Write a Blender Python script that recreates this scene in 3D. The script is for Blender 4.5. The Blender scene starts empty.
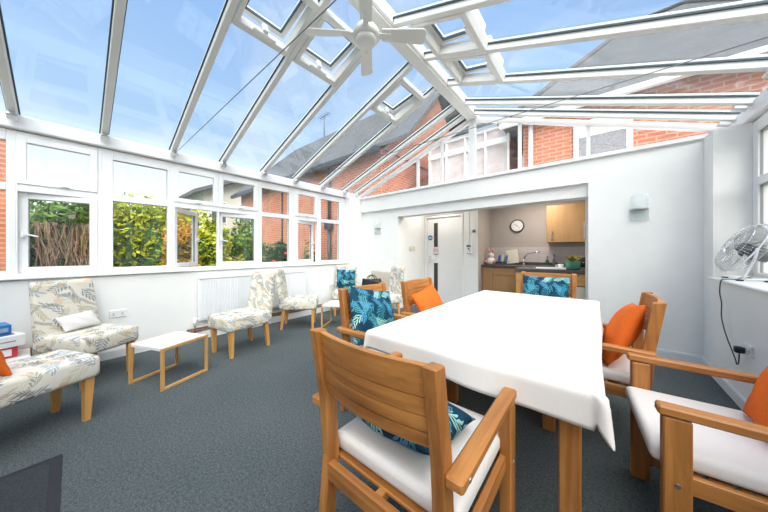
import bpy, bmesh, math, random
from mathutils import Vector, Matrix, Euler
random.seed(7)
R = math.radians
scn = bpy.context.scene
COL = scn.collection
# ------------------------------------------------------------------ materials
def newmat(name):
    m = bpy.data.materials.new(name); m.use_nodes = True
    nt = m.node_tree; b = nt.nodes['Principled BSDF']
    return m, nt, b
def nd(nt, t, **kw):
    n = nt.nodes.new(t)
    for k, v in kw.items(): setattr(n, k, v)
    return n
def coords(nt, scale=(1,1,1), rot=(0,0,0), loc=(0,0,0), space='Object'):
    tc = nd(nt, 'ShaderNodeTexCoord'); mp = nd(nt, 'ShaderNodeMapping')
    mp.inputs['Scale'].default_value = scale; mp.inputs['Rotation'].default_value = rot; mp.inputs['Location'].default_value = loc
    nt.links.new(tc.outputs[space], mp.inputs['Vector']); return mp.outputs['Vector']
def noise(nt, vec, scale=5, detail=3, rough=.5, dist=0):
    n = nd(nt, 'ShaderNodeTexNoise'); n.inputs['Scale'].default_value = scale; n.inputs['Detail'].default_value = detail
    n.inputs['Roughness'].default_value = rough; n.inputs['Distortion'].default_value = dist
    nt.links.new(vec, n.inputs['Vector']); return n
def ramp(nt, fac, stops):
    r = nd(nt, 'ShaderNodeValToRGB'); e = r.color_ramp.elements
    while len(e) < len(stops): e.new(.5)
    for i, (p, c) in enumerate(stops): e[i].position = p; e[i].color = (c[0], c[1], c[2], 1)
    nt.links.new(fac, r.inputs['Fac']); return r.outputs['Color']
def mix(nt, fac, a, b, mode='MIX'):
    m = nd(nt, 'ShaderNodeMix', data_type='RGBA', blend_type=mode)
    for s, v in ((m.inputs[0], fac), (m.inputs[6], a), (m.inputs[7], b)):
        if isinstance(v, (tuple, list)): s.default_value = (v[0], v[1], v[2], 1)
        elif isinstance(v, (int, float)): s.default_value = v
        else: nt.links.new(v, s)
    return m.outputs[2]
def mth(nt, op, a, b=None, clamp=False):
    m = nd(nt, 'ShaderNodeMath', operation=op); m.use_clamp = clamp
    for i, v in enumerate((a, b)):
        if v is None: continue
        if isinstance(v, (int, float)): m.inputs[i].default_value = v
        else: nt.links.new(v, m.inputs[i])
    return m.outputs[0]
def bump(nt, b, h, strength=.2, dist=.01):
    n = nd(nt, 'ShaderNodeBump'); n.inputs['Strength'].default_value = strength; n.inputs['Distance'].default_value = dist
    nt.links.new(h, n.inputs['Height']); nt.links.new(n.outputs['Normal'], b.inputs['Normal'])
def plain(name, c, rough=.5, metal=0, var=.06, scale=6, spec=.5):
    m, nt, b = newmat(name)
    n = noise(nt, coords(nt), scale, 3)
    col = ramp(nt, n.outputs['Fac'], [(.3, [x*(1-var) for x in c]), (.7, [min(1, x*(1+var)) for x in c])])
    nt.links.new(col, b.inputs['Base Color']); b.inputs['Roughness'].default_value = rough; b.inputs['Metallic'].default_value = metal
    b.inputs['Specular IOR Level'].default_value = spec
    return m
def wood(name, axis, light, dark, rough=.45, s=1.0):
    m, nt, b = newmat(name)
    sc = [26*s, 26*s, 26*s]; sc['xyz'.index(axis)] = 1.6*s
    v = coords(nt, sc); n = noise(nt, v, 1.0, 5, .6, .6)
    oi = nd(nt, 'ShaderNodeObjectInfo')
    base = ramp(nt, n.outputs['Fac'], [(.32, dark), (.5, [(a+c)/2 for a, c in zip(light, dark)]), (.68, light)])
    n2 = noise(nt, coords(nt, (3, 3, 3)), 1.2, 2); base = mix(nt, .25, base, ramp(nt, n2.outputs['Fac'], [(.3, dark), (.7, light)]))
    nt.links.new(base, b.inputs['Base Color']); b.inputs['Roughness'].default_value = rough
    bump(nt, b, n.outputs['Fac'], .12, .003)
    return m
def brick(name, c1, c2, mortar, sc=1.0, axis='y'):
    m, nt, b = newmat(name)
    tc = nd(nt, 'ShaderNodeTexCoord'); sp = nd(nt, 'ShaderNodeSeparateXYZ'); cb = nd(nt, 'ShaderNodeCombineXYZ')
    nt.links.new(tc.outputs['Object'], sp.inputs[0])
    nt.links.new(mth(nt, 'ADD', sp.outputs[0], sp.outputs[1]), cb.inputs[0]); nt.links.new(sp.outputs[2], cb.inputs[1])
    br = nd(nt, 'ShaderNodeTexBrick'); br.inputs['Scale'].default_value = sc
    br.inputs['Brick Width'].default_value = .225; br.inputs['Row Height'].default_value = .075; br.inputs['Mortar Size'].default_value = .011
    br.inputs['Color1'].default_value = (*c1, 1); br.inputs['Color2'].default_value = (*c2, 1); br.inputs['Mortar'].default_value = (*mortar, 1)
    nt.links.new(cb.outputs[0], br.inputs['Vector'])
    n = noise(nt, tc.outputs['Object'], 1.4, 3); n.inputs['Scale'].default_value = 1.4
    c = mix(nt, .38, br.outputs['Color'], ramp(nt, n.outputs['Fac'], [(.35, [x*.6 for x in c1]), (.65, [min(1, x*1.1) for x in c2])]))
    nt.links.new(c, b.inputs['Base Color']); b.inputs['Roughness'].default_value = .9
    return m
def slate(name, c, mortar):
    m, nt, b = newmat(name)
    v = coords(nt); br = nd(nt, 'ShaderNodeTexBrick'); br.inputs['Scale'].default_value = 1
    br.inputs['Brick Width'].default_value = .3; br.inputs['Row Height'].default_value = .22; br.inputs['Mortar Size'].default_value = .012
    br.inputs['Color1'].default_value = (*c, 1); br.inputs['Color2'].default_value = (*[x*.8 for x in c], 1); br.inputs['Mortar'].default_value = (*mortar, 1)
    nt.links.new(v, br.inputs['Vector'])
    n = noise(nt, v, 2, 4)
    nt.links.new(mix(nt, .35, br.outputs['Color'], ramp(nt, n.outputs['Fac'], [(.3, [x*.7 for x in c]), (.7, [x*1.3 for x in c])])), b.inputs['Base Color'])
    b.inputs['Roughness'].default_value = .75
    return m
def glass(name, tint, refl=.06, extra=0.0):
    m = bpy.data.materials.new(name); m.use_nodes = True; nt = m.node_tree; nt.nodes.clear()
    out = nd(nt, 'ShaderNodeOutputMaterial'); tr = nd(nt, 'ShaderNodeBsdfTransparent'); gl = nd(nt, 'ShaderNodeBsdfGlossy')
    tr.inputs['Color'].default_value = (*tint, 1); gl.inputs['Roughness'].default_value = .02; gl.inputs['Color'].default_value = (.9, .95, 1, 1)
    lw = nd(nt, 'ShaderNodeLayerWeight'); lw.inputs['Blend'].default_value = .5
    f = mth(nt, 'ADD', mth(nt, 'MULTIPLY', mth(nt, 'POWER', lw.outputs['Facing'], 5.0), .75), refl, True)
    mx = nd(nt, 'ShaderNodeMixShader'); nt.links.new(f, mx.inputs[0]); nt.links.new(tr.outputs[0], mx.inputs[1]); nt.links.new(gl.outputs[0], mx.inputs[2])
    res = mx.outputs[0]
    if extra:
        df = nd(nt, 'ShaderNodeBsdfDiffuse'); df.inputs['Color'].default_value = (.86, .90, .89, 1); m2 = nd(nt, 'ShaderNodeMixShader'); m2.inputs[0].default_value = extra
        nt.links.new(res, m2.inputs[1]); nt.links.new(df.outputs[0], m2.inputs[2]); res = m2.outputs[0]
    nt.links.new(res, out.inputs['Surface'])
    return m
def fabric_uv(nt, kind, warp):
    tc = nd(nt, 'ShaderNodeTexCoord'); sp = nd(nt, 'ShaderNodeSeparateXYZ'); nt.links.new(tc.outputs['Object'], sp.inputs[0]); cb = nd(nt, 'ShaderNodeCombineXYZ')
    x, y, z = sp.outputs
    if kind == 'flat': u, v = x, y
    else:
        u = mth(nt, 'ADD', y, mth(nt, 'MULTIPLY', mth(nt, 'ADD', x, z), .6)); v = mth(nt, 'SUBTRACT', z, x)
    nt.links.new(u, cb.inputs[0]); nt.links.new(v, cb.inputs[1])
    nz = noise(nt, tc.outputs['Object'], 9, 2); off = nd(nt, 'ShaderNodeVectorMath', operation='SCALE'); nt.links.new(nz.outputs['Color'], off.inputs[0]); off.inputs['Scale'].default_value = warp
    add = nd(nt, 'ShaderNodeVectorMath', operation='ADD'); nt.links.new(cb.outputs[0], add.inputs[0]); nt.links.new(off.outputs[0], add.inputs[1])
    return add.outputs[0]
def sprig(nt, uv, scale, L, W, n, hw, slope, keep, shift, stem=.0022, flower=0):
    """one leafy sprig per voronoi cell: a stem with pairs of pointed leaves, optionally a bloom at its tip"""
    mp = nd(nt, 'ShaderNodeMapping'); mp.inputs['Location'].default_value = (*shift, 0); nt.links.new(uv, mp.inputs['Vector']); p = mp.outputs[0]
    v = nd(nt, 'ShaderNodeTexVoronoi', voronoi_dimensions='2D'); v.inputs['Scale'].default_value = scale; v.inputs['Randomness'].default_value = .75; nt.links.new(p, v.inputs['Vector'])
    d = nd(nt, 'ShaderNodeVectorMath', operation='SUBTRACT'); nt.links.new(p, d.inputs[0]); nt.links.new(v.outputs['Position'], d.inputs[1])
    sc = nd(nt, 'ShaderNodeSeparateColor'); nt.links.new(v.outputs['Color'], sc.inputs[0]); r0, r1, r2 = sc.outputs
    rot = nd(nt, 'ShaderNodeVectorRotate', rotation_type='Z_AXIS'); nt.links.new(d.outputs[0], rot.inputs['Vector']); nt.links.new(mth(nt, 'MULTIPLY', r0, 6.283), rot.inputs['Angle'])
    sp = nd(nt, 'ShaderNodeSeparateXYZ'); nt.links.new(rot.outputs[0], sp.inputs[0]); lx, ly = sp.outputs[0], sp.outputs[1]
    lx = mth(nt, 'ADD', lx, mth(nt, 'MULTIPLY', mth(nt, 'MULTIPLY', ly, ly), 3.0))          # curved stem
    ax = mth(nt, 'ABSOLUTE', lx); al = mth(nt, 'ABSOLUTE', ly)
    on = mth(nt, 'LESS_THAN', r1, keep)
    st = mth(nt, 'MULTIPLY', mth(nt, 'LESS_THAN', ax, stem), mth(nt, 'LESS_THAN', al, L))
    yy = mth(nt, 'SUBTRACT', ly, mth(nt, 'MULTIPLY', ax, slope))
    side = mth(nt, 'MULTIPLY', mth(nt, 'GREATER_THAN', lx, 0), .5)
    fr = mth(nt, 'ABSOLUTE', mth(nt, 'SUBTRACT', mth(nt, 'FRACT', mth(nt, 'ADD', mth(nt, 'MULTIPLY', yy, n), side)), .5))
    lens = mth(nt, 'MULTIPLY', mth(nt, 'SINE', mth(nt, 'MULTIPLY', ax, 3.1416/W)), hw)
    lf = mth(nt, 'MULTIPLY', mth(nt, 'LESS_THAN', fr, lens), mth(nt, 'LESS_THAN', ax, W))
    lf = mth(nt, 'MULTIPLY', lf, mth(nt, 'LESS_THAN', mth(nt, 'ABSOLUTE', yy), L))
    m = mth(nt, 'MULTIPLY', mth(nt, 'MAXIMUM', st, lf), on)
    fl = None
    if flower:
        fy = mth(nt, 'SUBTRACT', ly, L*.95); an = mth(nt, 'ARCTAN2', fy, lx)
        rr = mth(nt, 'SQRT', mth(nt, 'ADD', mth(nt, 'MULTIPLY', lx, lx), mth(nt, 'MULTIPLY', fy, fy)))
        lim = mth(nt, 'MULTIPLY', mth(nt, 'ADD', mth(nt, 'MULTIPLY', mth(nt, 'COSINE', mth(nt, 'MULTIPLY', an, 5)), .22), .78), flower)
        fl = mth(nt, 'MULTIPLY', mth(nt, 'LESS_THAN', rr, lim), mth(nt, 'MULTIPLY', on, mth(nt, 'LESS_THAN', r2, .6)))
    return m, r2, fl
def teal_fabric():
    m, nt, b = newmat('teal_leaf_fabric')
    n = noise(nt, coords(nt), 9, 3); c = ramp(nt, n.outputs['Fac'], [(.3, (.005, .031, .062)), (.7, (.012, .062, .100))])
    uv = fabric_uv(nt, 'flat', .05)
    for sc, L, W, nn, hw, sl, kp, sh, c1, c2 in (
        (7.0, .080, .048, 34, .32, 1.2, .6, (.3, .1), (.02, .15, .21), (.05, .26, .30)),
        (8.0, .065, .040, 40, .34, 1.6, .5, (.11, .57), (.05, .30, .42), (.16, .45, .36)),
        (8.5, .055, .030, 46, .34, 1.3, .42, (.83, .29), (.30, .60, .40), (.45, .70, .76)),
        (9.0, .050, .026, 52, .32, 2.0, .4, (.47, .91), (.05, .28, .50), (.16, .42, .60))):
        k, rnd, _ = sprig(nt, uv, sc, L, W, nn, hw, sl, kp, sh)
        c = mix(nt, mth(nt, 'MULTIPLY', k, .85), c, mix(nt, rnd, c1, c2))
    nt.links.new(c, b.inputs['Base Color']); b.inputs['Roughness'].default_value = .85; b.inputs['Specular IOR Level'].default_value = .15
    return m
def floral_fabric():
    m, nt, b = newmat('floral_linen')
    n = noise(nt, coords(nt), 5, 3); c = ramp(nt, n.outputs['Fac'], [(.3, (.72, .67, .57)), (.7, (.81, .765, .67))])
    uv = fabric_uv(nt, 'wrap', .045)
    for sc, L, W, nn, hw, sl, kp, sh, c1, c2, op, fl in (
        (4.5, .11, .060, 26, .38, 1.0, .8, (.9, .4), (.60, .54, .36), (.74, .69, .55), .6, .05),
        (5.5, .090, .042, 30, .36, 1.1, .85, (.31, .12), (.13, .19, .26), (.33, .40, .46), .82, .026),
        (6.5, .060, .032, 40, .36, 1.3, .6, (.77, .63), (.26, .28, .20), (.48, .46, .28), .75, .022),
        (7.5, .065, .020, 60, .34, 1.8, .45, (.15, .88), (.10, .10, .12), (.36, .25, .17), .75, 0)):
        k, rnd, f = sprig(nt, uv, sc, L, W, nn, hw, sl, kp, sh, .0018, fl)
        c = mix(nt, mth(nt, 'MULTIPLY', k, op), c, mix(nt, rnd, c1, c2))
        if f is not None: c = mix(nt, mth(nt, 'MULTIPLY', f, .7), c, mix(nt, rnd, (.70, .42, .24), (.80, .66, .50)))
    nt.links.new(c, b.inputs['Base Color']); b.inputs['Roughness'].default_value = .9; b.inputs['Specular IOR Level'].default_value = .15
    return m
def cloth(name, c, rough=.9, wr=.25, wscale=7, fine=.15):
    m, nt, b = newmat(name)
    n = noise(nt, coords(nt), wscale, 4, .55, .4); f = noise(nt, coords(nt), 180, 2)
    nt.links.new(ramp(nt, f.outputs['Fac'], [(.3, [x*(1-fine) for x in c]), (.7, [min(1, x*(1+fine)) for x in c])]), b.inputs['Base Color'])
    b.inputs['Roughness'].default_value = rough; b.inputs['Specular IOR Level'].default_value = .15
    bump(nt, b, n.outputs['Fac'], wr, .02)
    return m
def carpet():
    m, nt, b = newmat('slate_carpet')
    v = coords(nt); f = noise(nt, v, 150, 3, .7); g = noise(nt, v, 62, 3, .6); l = noise(nt, v, 1.6, 3)
    c = ramp(nt, f.outputs['Fac'], [(.34, (.022, .029, .030)), (.5, (.082, .096, .097)), (.66, (.225, .240, .235))])
    c2 = ramp(nt, g.outputs['Fac'], [(.38, (.048, .060, .061)), (.62, (.140, .156, .155))])
    c = mix(nt, .45, c, c2); c = mix(nt, .14, c, ramp(nt, l.outputs['Fac'], [(.3, (.055, .085, .095)), (.7, (.16, .17, .175))]))
    nt.links.new(c, b.inputs['Base Color']); b.inputs['Roughness'].default_value = 1; b.inputs['Specular IOR Level'].default_value = .05
    bump(nt, b, f.outputs['Fac'], .5, .006)
    return m
def leaves(name, c1, c2, c3):
    m, nt, b = newmat(name)
    n = noise(nt, coords(nt), 3.2, 3); f = noise(nt, coords(nt), 22, 2)
    c = ramp(nt, mth(nt, 'ADD', mth(nt, 'MULTIPLY', n.outputs['Fac'], .6), mth(nt, 'MULTIPLY', f.outputs['Fac'], .4)), [(.36, c1), (.5, c2), (.64, c3)])
    nt.links.new(c, b.inputs['Base Color']); b.inputs['Roughness'].default_value = .6; b.inputs['Specular IOR Level'].default_value = .3
    return m
M = {}
M['wall'] = plain('white_wall_paint', (.88, .88, .855), .9, var=.015, spec=.2)
M['upvc'] = plain('white_upvc', (.86, .865, .86), .35, var=.01)
M['cream'] = plain('cream_upvc', (.80, .79, .75), .35, var=.01)
M['gasket'] = plain('dark_gasket', (.035, .065, .075), .5)
M['pane'] = glass('window_glass', (.96, .98, .98), .05)
M['roofglass'] = glass('roof_glass', (.93, .965, .985), .04)
M['carpet'] = carpet()
M['skirt'] = plain('white_gloss_paint', (.84, .85, .85), .4, var=.01)
for a in 'xyz':
    M['wood'+a] = wood('acacia_'+a, a, (.60, .255, .062), (.25, .082, .017))
    M['oak'+a] = wood('light_oak_'+a, a, (.72, .41, .14), (.56, .29, .085), .5)
    M['cab'+a] = wood('oak_cabinet_'+a, a, (.50, .30, .135), (.40, .225, .095), .5, .6)
M['legwood'] = wood('chair_leg_wood', 'z', (.74, .40, .12), (.60, .29, .075), .45)
M['teal'] = teal_fabric(); M['floral'] = floral_fabric()
M['orange'] = cloth('orange_cotton', (.80, .155, .022), .9, .35, 9, .10)
M['seatpad'] = cloth('off_white_pad', (.82, .765, .715), .9, .12, 6, .03)
M['cloth'] = cloth('white_tablecloth', (.80, .745, .69), .9, .12, 5, .02)
M['stripe'] = cloth('white_stripe', (.70, .67, .64), .9, .2, 9, .05)
M['tabletop'] = plain('white_laminate', (.88, .87, .86), .35, var=.01)
M['whitemetal'] = plain('white_enamel', (.85, .86, .87), .35, var=.01)
M['chrome'] = plain('chrome', (.78, .79, .80), .18, 1, .03)
M['steel'] = plain('brushed_steel', (.62, .62, .61), .3, 1, .04)
M['darksteel'] = plain('dull_cable', (.20, .20, .20), .5, .6)
M['seal'] = plain('grey_seal', (.30, .31, .33), .5)
M['black'] = plain('black_plastic', (.014, .014, .016), .45)
M['greyplastic'] = plain('grey_plastic', (.16, .165, .175), .5)
M['bag'] = plain('black_leather', (.016, .015, .017), .4, var=.2)
M['beige'] = cloth('beige_weave', (.56, .50, .41), .95, .2, 12, .2)
M['pipe'] = plain('brown_pipe', (.26, .15, .10), .5)
M['plate'] = plain('white_plastic', (.83, .83, .82), .4, var=.01)
M['ivory'] = plain('ivory_plastic', (.72, .68, .55), .4, var=.02)
M['kitwall'] = plain('taupe_wall', (.46, .41, .375), .9, var=.02, spec=.2)
M['worktop'] = plain('dark_worktop', (.085, .07, .068), .4, var=.35, scale=60)
def tiles():
    m, nt, b = newmat('pale_tiles'); tc = nd(nt, 'ShaderNodeTexCoord'); sp = nd(nt, 'ShaderNodeSeparateXYZ'); cb = nd(nt, 'ShaderNodeCombineXYZ')
    nt.links.new(tc.outputs['Object'], sp.inputs[0]); nt.links.new(mth(nt, 'ADD', sp.outputs[0], sp.outputs[1]), cb.inputs[0]); nt.links.new(sp.outputs[2], cb.inputs[1])
    br = nd(nt, 'ShaderNodeTexBrick'); br.offset = 0; br.inputs['Scale'].default_value = 1
    br.inputs['Brick Width'].default_value = .2; br.inputs['Row Height'].default_value = .2; br.inputs['Mortar Size'].default_value = .004
    br.inputs['Color1'].default_value = (.62, .56, .55, 1); br.inputs['Color2'].default_value = (.59, .535, .53, 1); br.inputs['Mortar'].default_value = (.48, .44, .43, 1)
    nt.links.new(cb.outputs[0], br.inputs['Vector']); nt.links.new(br.outputs['Color'], b.inputs['Base Color']); b.inputs['Roughness'].default_value = .25
    return m
M['tile'] = tiles()
M['door'] = plain('white_door_paint', (.82, .82, .81), .5, var=.01)
M['smoked'] = plain('dark_wired_glass', (.035, .032, .030), .15)
M['bluesign'] = plain('blue_sign', (.02, .16, .48), .4)
M['pink'] = plain('pink_notice', (.72, .42, .44), .6, var=.15, scale=60)
M['paper'] = plain('white_paper', (.85, .85, .84), .7, var=.02)
M['mat'] = cloth('charcoal_mat', (.045, .05, .056), 1, .3, 60, .35)
M['matedge'] = plain('black_rubber_edge', (.022, .023, .027), .7)
M['lampglass'] = glass('frosted_lamp_glass', (.93, .97, .965), .06, .32)
M['blueb'] = plain('blue_card', (.015, .19, .50), .4, var=.1)
M['purple'] = plain('purple_card', (.12, .07, .30), .4, var=.35, scale=14)
M['red'] = plain('red_card', (.60, .04, .05), .4, var=.1)
M['green'] = plain('teal_green_pot', (.09, .33, .25), .35)
M['brick'] = brick('orange_brick', (.52, .145, .068), (.63, .22, .11), (.64, .46, .36))
M['brickdark'] = brick('red_brick', (.42, .14, .085), (.50, .19, .11), (.42, .30, .24))
M['slate'] = slate('grey_slate', (.115, .112, .11), (.075, .075, .075))
M['soil'] = plain('garden_soil', (.10, .075, .05), 1, var=.3)
M['lawn'] = plain('lawn_green', (.12, .20, .05), 1, var=.35, scale=12)
M['leafbright'] = leaves('bright_leaves', (.10, .18, .015), (.38, .44, .03), (.66, .66, .08))
M['leafyellow'] = leaves('yellow_leaves', (.15, .19, .02), (.42, .38, .04), (.70, .58, .12))
M['leafgreen'] = leaves('green_leaves', (.03, .085, .015), (.10, .21, .035), (.25, .36, .07))
M['leafautumn'] = leaves('autumn_leaves', (.22, .20, .02), (.58, .30, .04), (.72, .42, .08))
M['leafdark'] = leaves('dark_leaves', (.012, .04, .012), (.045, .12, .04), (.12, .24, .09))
M['twig'] = plain('dry_twigs', (.30, .20, .13), .9, var=.4, scale=14)
M['rose'] = plain('red_petals', (.62, .03, .05), .6, var=.2)
M['rosepink'] = plain('pink_petals', (.72, .30, .30), .6, var=.2)
M['yellowflower'] = plain('yellow_petals', (.75, .58, .05), .6, var=.2)
M['fence'] = wood('grey_fence_board', 'z', (.44, .36, .29), (.30, .24, .19), .9)
M['render'] = plain('pale_render', (.70, .66, .58), .9, var=.05)
M['darkroof'] = plain('dark_tiles', (.10, .09, .09), .8, var=.2, scale=20)
M['darkpipe'] = plain('black_drainpipe', (.03, .035, .045), .4)
M['curtain'] = plain('net_curtain', (.30, .29, .31), .8, var=.25, scale=30)
M['winglass'] = plain('dark_window_glass', (.12, .13, .15), .08, var=.3, scale=2)
M['palewin'] = plain('pale_window_blind', (.58, .50, .48), .3, var=.12, scale=4)

# ------------------------------------------------------------------ mesh helpers
class MB:
    def __init__(s): s.bm = bmesh.new()
    def _xf(s, vs, loc, rot):
        mt = Matrix.Translation(loc) @ Euler(rot).to_matrix().to_4x4()
        for v in vs: v.co = mt @ v.co
    def _add(s, tmp):
        me = bpy.data.meshes.new('t'); tmp.to_mesh(me); tmp.free(); s.bm.from_mesh(me); bpy.data.meshes.remove(me)
    def box(s, loc, size, rot=(0,0,0), bev=0, seg=1, smooth=False):
        t = bmesh.new(); bmesh.ops.create_cube(t, size=1)
        for v in t.verts: v.co = Vector((v.co.x*size[0], v.co.y*size[1], v.co.z*size[2]))
        if bev: bmesh.ops.bevel(t, geom=t.edges[:], offset=min(bev, min(size)*.49), segments=seg, profile=.5, affect='EDGES')
        s._xf(t.verts, loc, rot)
        if smooth or seg > 1:
            for f in t.faces: f.smooth = True
        s._add(t); return s
    def b2(s, x0, x1, y0, y1, z0, z1, bev=0, seg=1):
        return s.box(((x0+x1)/2, (y0+y1)/2, (z0+z1)/2), (abs(x1-x0), abs(y1-y0), abs(z1-z0)), bev=bev, seg=seg)
    def bar(s, p, q, w, h, up=(0,0,1), bev=0):
        p, q = Vector(p), Vector(q); d = q-p; L = d.length; z = d.normalized(); u = Vector(up)
        x = u.cross(z)
        if x.length < 1e-4: x = Vector((1,0,0))
        x.normalize(); y = z.cross(x)
        t = bmesh.new(); bmesh.ops.create_cube(t, size=1)
        for v in t.verts: v.co = Vector((v.co.x*w, v.co.y*h, v.co.z*L))
        if bev: bmesh.ops.bevel(t, geom=t.edges[:], offset=bev, segments=1, affect='EDGES')
        mt = Matrix((x, y, z)).transposed().to_4x4(); mt.translation = (p+q)/2
        for v in t.verts: v.co = mt @ v.co
        s._add(t); return s
    def taper(s, p, q, a, b, seg=4, smooth=False, rot=None):
        """frustum from p (half sizes a) to q (half sizes b); seg=4 gives a square leg"""
        p, q = Vector(p), Vector(q); t = bmesh.new(); r0 = []; r1 = []
        for i in range(seg):
            an = 2*math.pi*(i+.5)/seg; k = 1/math.cos(math.pi/seg) if seg == 4 else 1
            r0.append(t.verts.new(p+Vector((math.cos(an)*a[0]*k, math.sin(an)*a[1]*k, 0))))
            r1.append(t.verts.new(q+Vector((math.cos(an)*b[0]*k, math.sin(an)*b[1]*k, 0))))
        for i in range(seg):
            f = t.faces.new((r0[i], r0[(i+1) % seg], r1[(i+1) % seg], r1[i])); f.smooth = smooth
        t.faces.new(r0[::-1]); t.faces.new(r1)
        bmesh.ops.recalc_face_normals(t, faces=t.faces[:]); s._add(t); return s
    def tube(s, pts, r, seg=8, closed=False, rads=None):
        pts = [Vector(p) for p in pts]; n = len(pts); t = bmesh.new(); rings = []
        prev = None
        for i, p in enumerate(pts):
            if closed: d = pts[(i+1) % n]-pts[i-1]
            else: d = pts[min(i+1, n-1)]-pts[max(i-1, 0)]
            d.normalize()
            if prev is None:
                a = Vector((0,0,1)) if abs(d.z) < .9 else Vector((1,0,0)); x = a.cross(d).normalized()
            else:
                x = prev-d*prev.dot(d); x.normalize()
            prev = x; y = d.cross(x); rr = rads[i] if rads else r
            rings.append([t.verts.new(p+x*math.cos(2*math.pi*k/seg)*rr+y*math.sin(2*math.pi*k/seg)*rr) for k in range(seg)])
        for i in range(n if closed else n-1):
            a, b = rings[i], rings[(i+1) % n]
            for k in range(seg):
                f = t.faces.new((a[k], a[(k+1) % seg], b[(k+1) % seg], b[k])); f.smooth = True
        if not closed: t.faces.new(rings[0][::-1]); t.faces.new(rings[-1])
        bmesh.ops.recalc_face_normals(t, faces=t.faces[:]); s._add(t); return s
    def lathe(s, prof, loc=(0,0,0), rot=(0,0,0), seg=24):
        t = bmesh.new(); rings = []
        for r, z in prof:
            rings.append([t.verts.new((max(r, 1e-4)*math.cos(2*math.pi*k/seg), max(r, 1e-4)*math.sin(2*math.pi*k/seg), z)) for k in range(seg)])
        for a, b in zip(rings, rings[1:]):
            for k in range(seg):
                f = t.faces.new((a[k], a[(k+1) % seg], b[(k+1) % seg], b[k])); f.smooth = True
        t.faces.new(rings[0][::-1]); t.faces.new(rings[-1])
        bmesh.ops.recalc_face_normals(t, faces=t.faces[:]); s._xf(t.verts, loc, rot); s._add(t); return s
    def cyl(s, loc, r, h, rot=(0,0,0), seg=24): return s.lathe([(r, -h/2), (r, h/2)], loc, rot, seg)
    def poly(s, pts, thick):
        """planar outline extruded by the vector thick"""
        t = bmesh.new(); a = [t.verts.new(p) for p in pts]; th = Vector(thick); b = [t.verts.new(Vector(p)+th) for p in pts]
        t.faces.new(a); t.faces.new(b[::-1]); n = len(a)
        for i in range(n): t.faces.new((a[i], b[i], b[(i+1) % n], a[(i+1) % n]))
        bmesh.ops.recalc_face_normals(t, faces=t.faces[:]); s._add(t); return s
    def grid(s, fn, nu, nv, smooth=True, cu=False):
        t = bmesh.new(); g = [[t.verts.new(fn(i/nu, j/nv)) for j in range(nv+1)] for i in range(nu+(0 if cu else 1))]
        m = len(g)
        for i in range(nu):
            for j in range(nv):
                f = t.faces.new((g[i][j], g[(i+1) % m][j], g[(i+1) % m][j+1], g[i][j+1])); f.smooth = smooth
        s._add(t); return s
    def build(s, name, mat, parent=None, loc=(0,0,0), rot=(0,0,0)):
        bmesh.ops.remove_doubles(s.bm, verts=s.bm.verts[:], dist=1e-6)
        me = bpy.data.meshes.new(name); s.bm.to_mesh(me); s.bm.free()
        me.materials.append(M[mat] if isinstance(mat, str) else mat)
        o = bpy.data.objects.new(name, me); COL.objects.link(o); o.parent = parent; o.location = loc; o.rotation_euler = rot
        return o
def tag(o, label=None, cat=None, group=None, kind=None):
    for k, v in (('label', label), ('category', cat), ('group', group), ('kind', kind)):
        if v: o[k] = v
    return o
def thing(name, loc, rz=0, label=None, cat=None, group=None, kind=None):
    o = bpy.data.objects.new(name, None); COL.objects.link(o); o.location = loc; o.rotation_euler = (0, 0, rz); o.empty_display_size = .1
    return tag(o, label, cat, group, kind)
def struct(o): o['kind'] = 'structure'; return o
def kids(o): return [c for c in COL.objects if c.parent == o]
def dup(o, parent=None):
    c = o.copy(); COL.objects.link(c); c.parent = parent
    for ch in kids(o): dup(ch, c)
    return c
def box_obj(name, mat, x0, x1, y0, y1, z0, z1, parent=None, bev=0):
    """box with its own origin at its centre of base"""
    cx, cy = (x0+x1)/2, (y0+y1)/2
    m = MB().b2(x0-cx, x1-cx, y0-cy, y1-cy, 0, z1-z0, bev)
    return m.build(name, mat, parent, (cx, cy, z0))

# ------------------------------------------------------------------ room constants
XL, XR = -4.36, .889           # inner faces of the dwarf walls
WL, WR = -4.50, 1.125          # inner faces of the window frames
YB, YN = 4.40, -1.50           # beam face at the back, wall behind the camera
XC = (WL+WR)/2
ZE, ZS = 2.46, .99             # underside of eaves beam, top of sill
Z0, ZRG = 2.585, 3.60          # roof glazing line at eaves and at ridge
def zroof(x): return Z0+(ZRG-Z0)*(1-abs(x-XC)/(WR-XC))

# ------------------------------------------------------------------ shell
f = MB().b2(-4.8, 1.4, -1.8, 6.6, -.12, 0).build('floor', 'carpet'); struct(f)
w = MB().b2(XL-.32, XL, YN, 4.02, 0, .962)
struct(w.build('wall_left', 'wall'))
w = MB().b2(XR, XR+.40, YN, 4.10, 0, .962)
struct(w.build('wall_right', 'wall'))
w = MB().b2(-4.85, 1.5, YN-.2, YN, 0, 2.46)
struct(w.build('wall_near', 'wall'))
# piers at the back corners
struct(MB().b2(XL-.32, XL, 4.02, 4.5, 0, 2.47).build('wall_pier_left', 'wall'))
struct(MB().b2(XR, XR+.40, 4.10, 4.5, 0, 2.47).build('wall_pier_right', 'wall'))
# back wall: beam, left part, right panel, lintel
w = MB()
w.b2(XL, -.10, YB, YB+.25, 2.165, 2.47)                 # beam
w.b2(XL, -3.32, YB+.06, YB+.30, 0, 2.165)               # left part below the beam
w.b2(-3.32, -.10, YB+.06, YB+.30, 1.99, 2.165)          # lintel over the opening
w.b2(-.10, XR, YB, YB+.30, 0, 2.47)                     # panel right of the opening
struct(w.build('wall_back', 'wall'))
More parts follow.
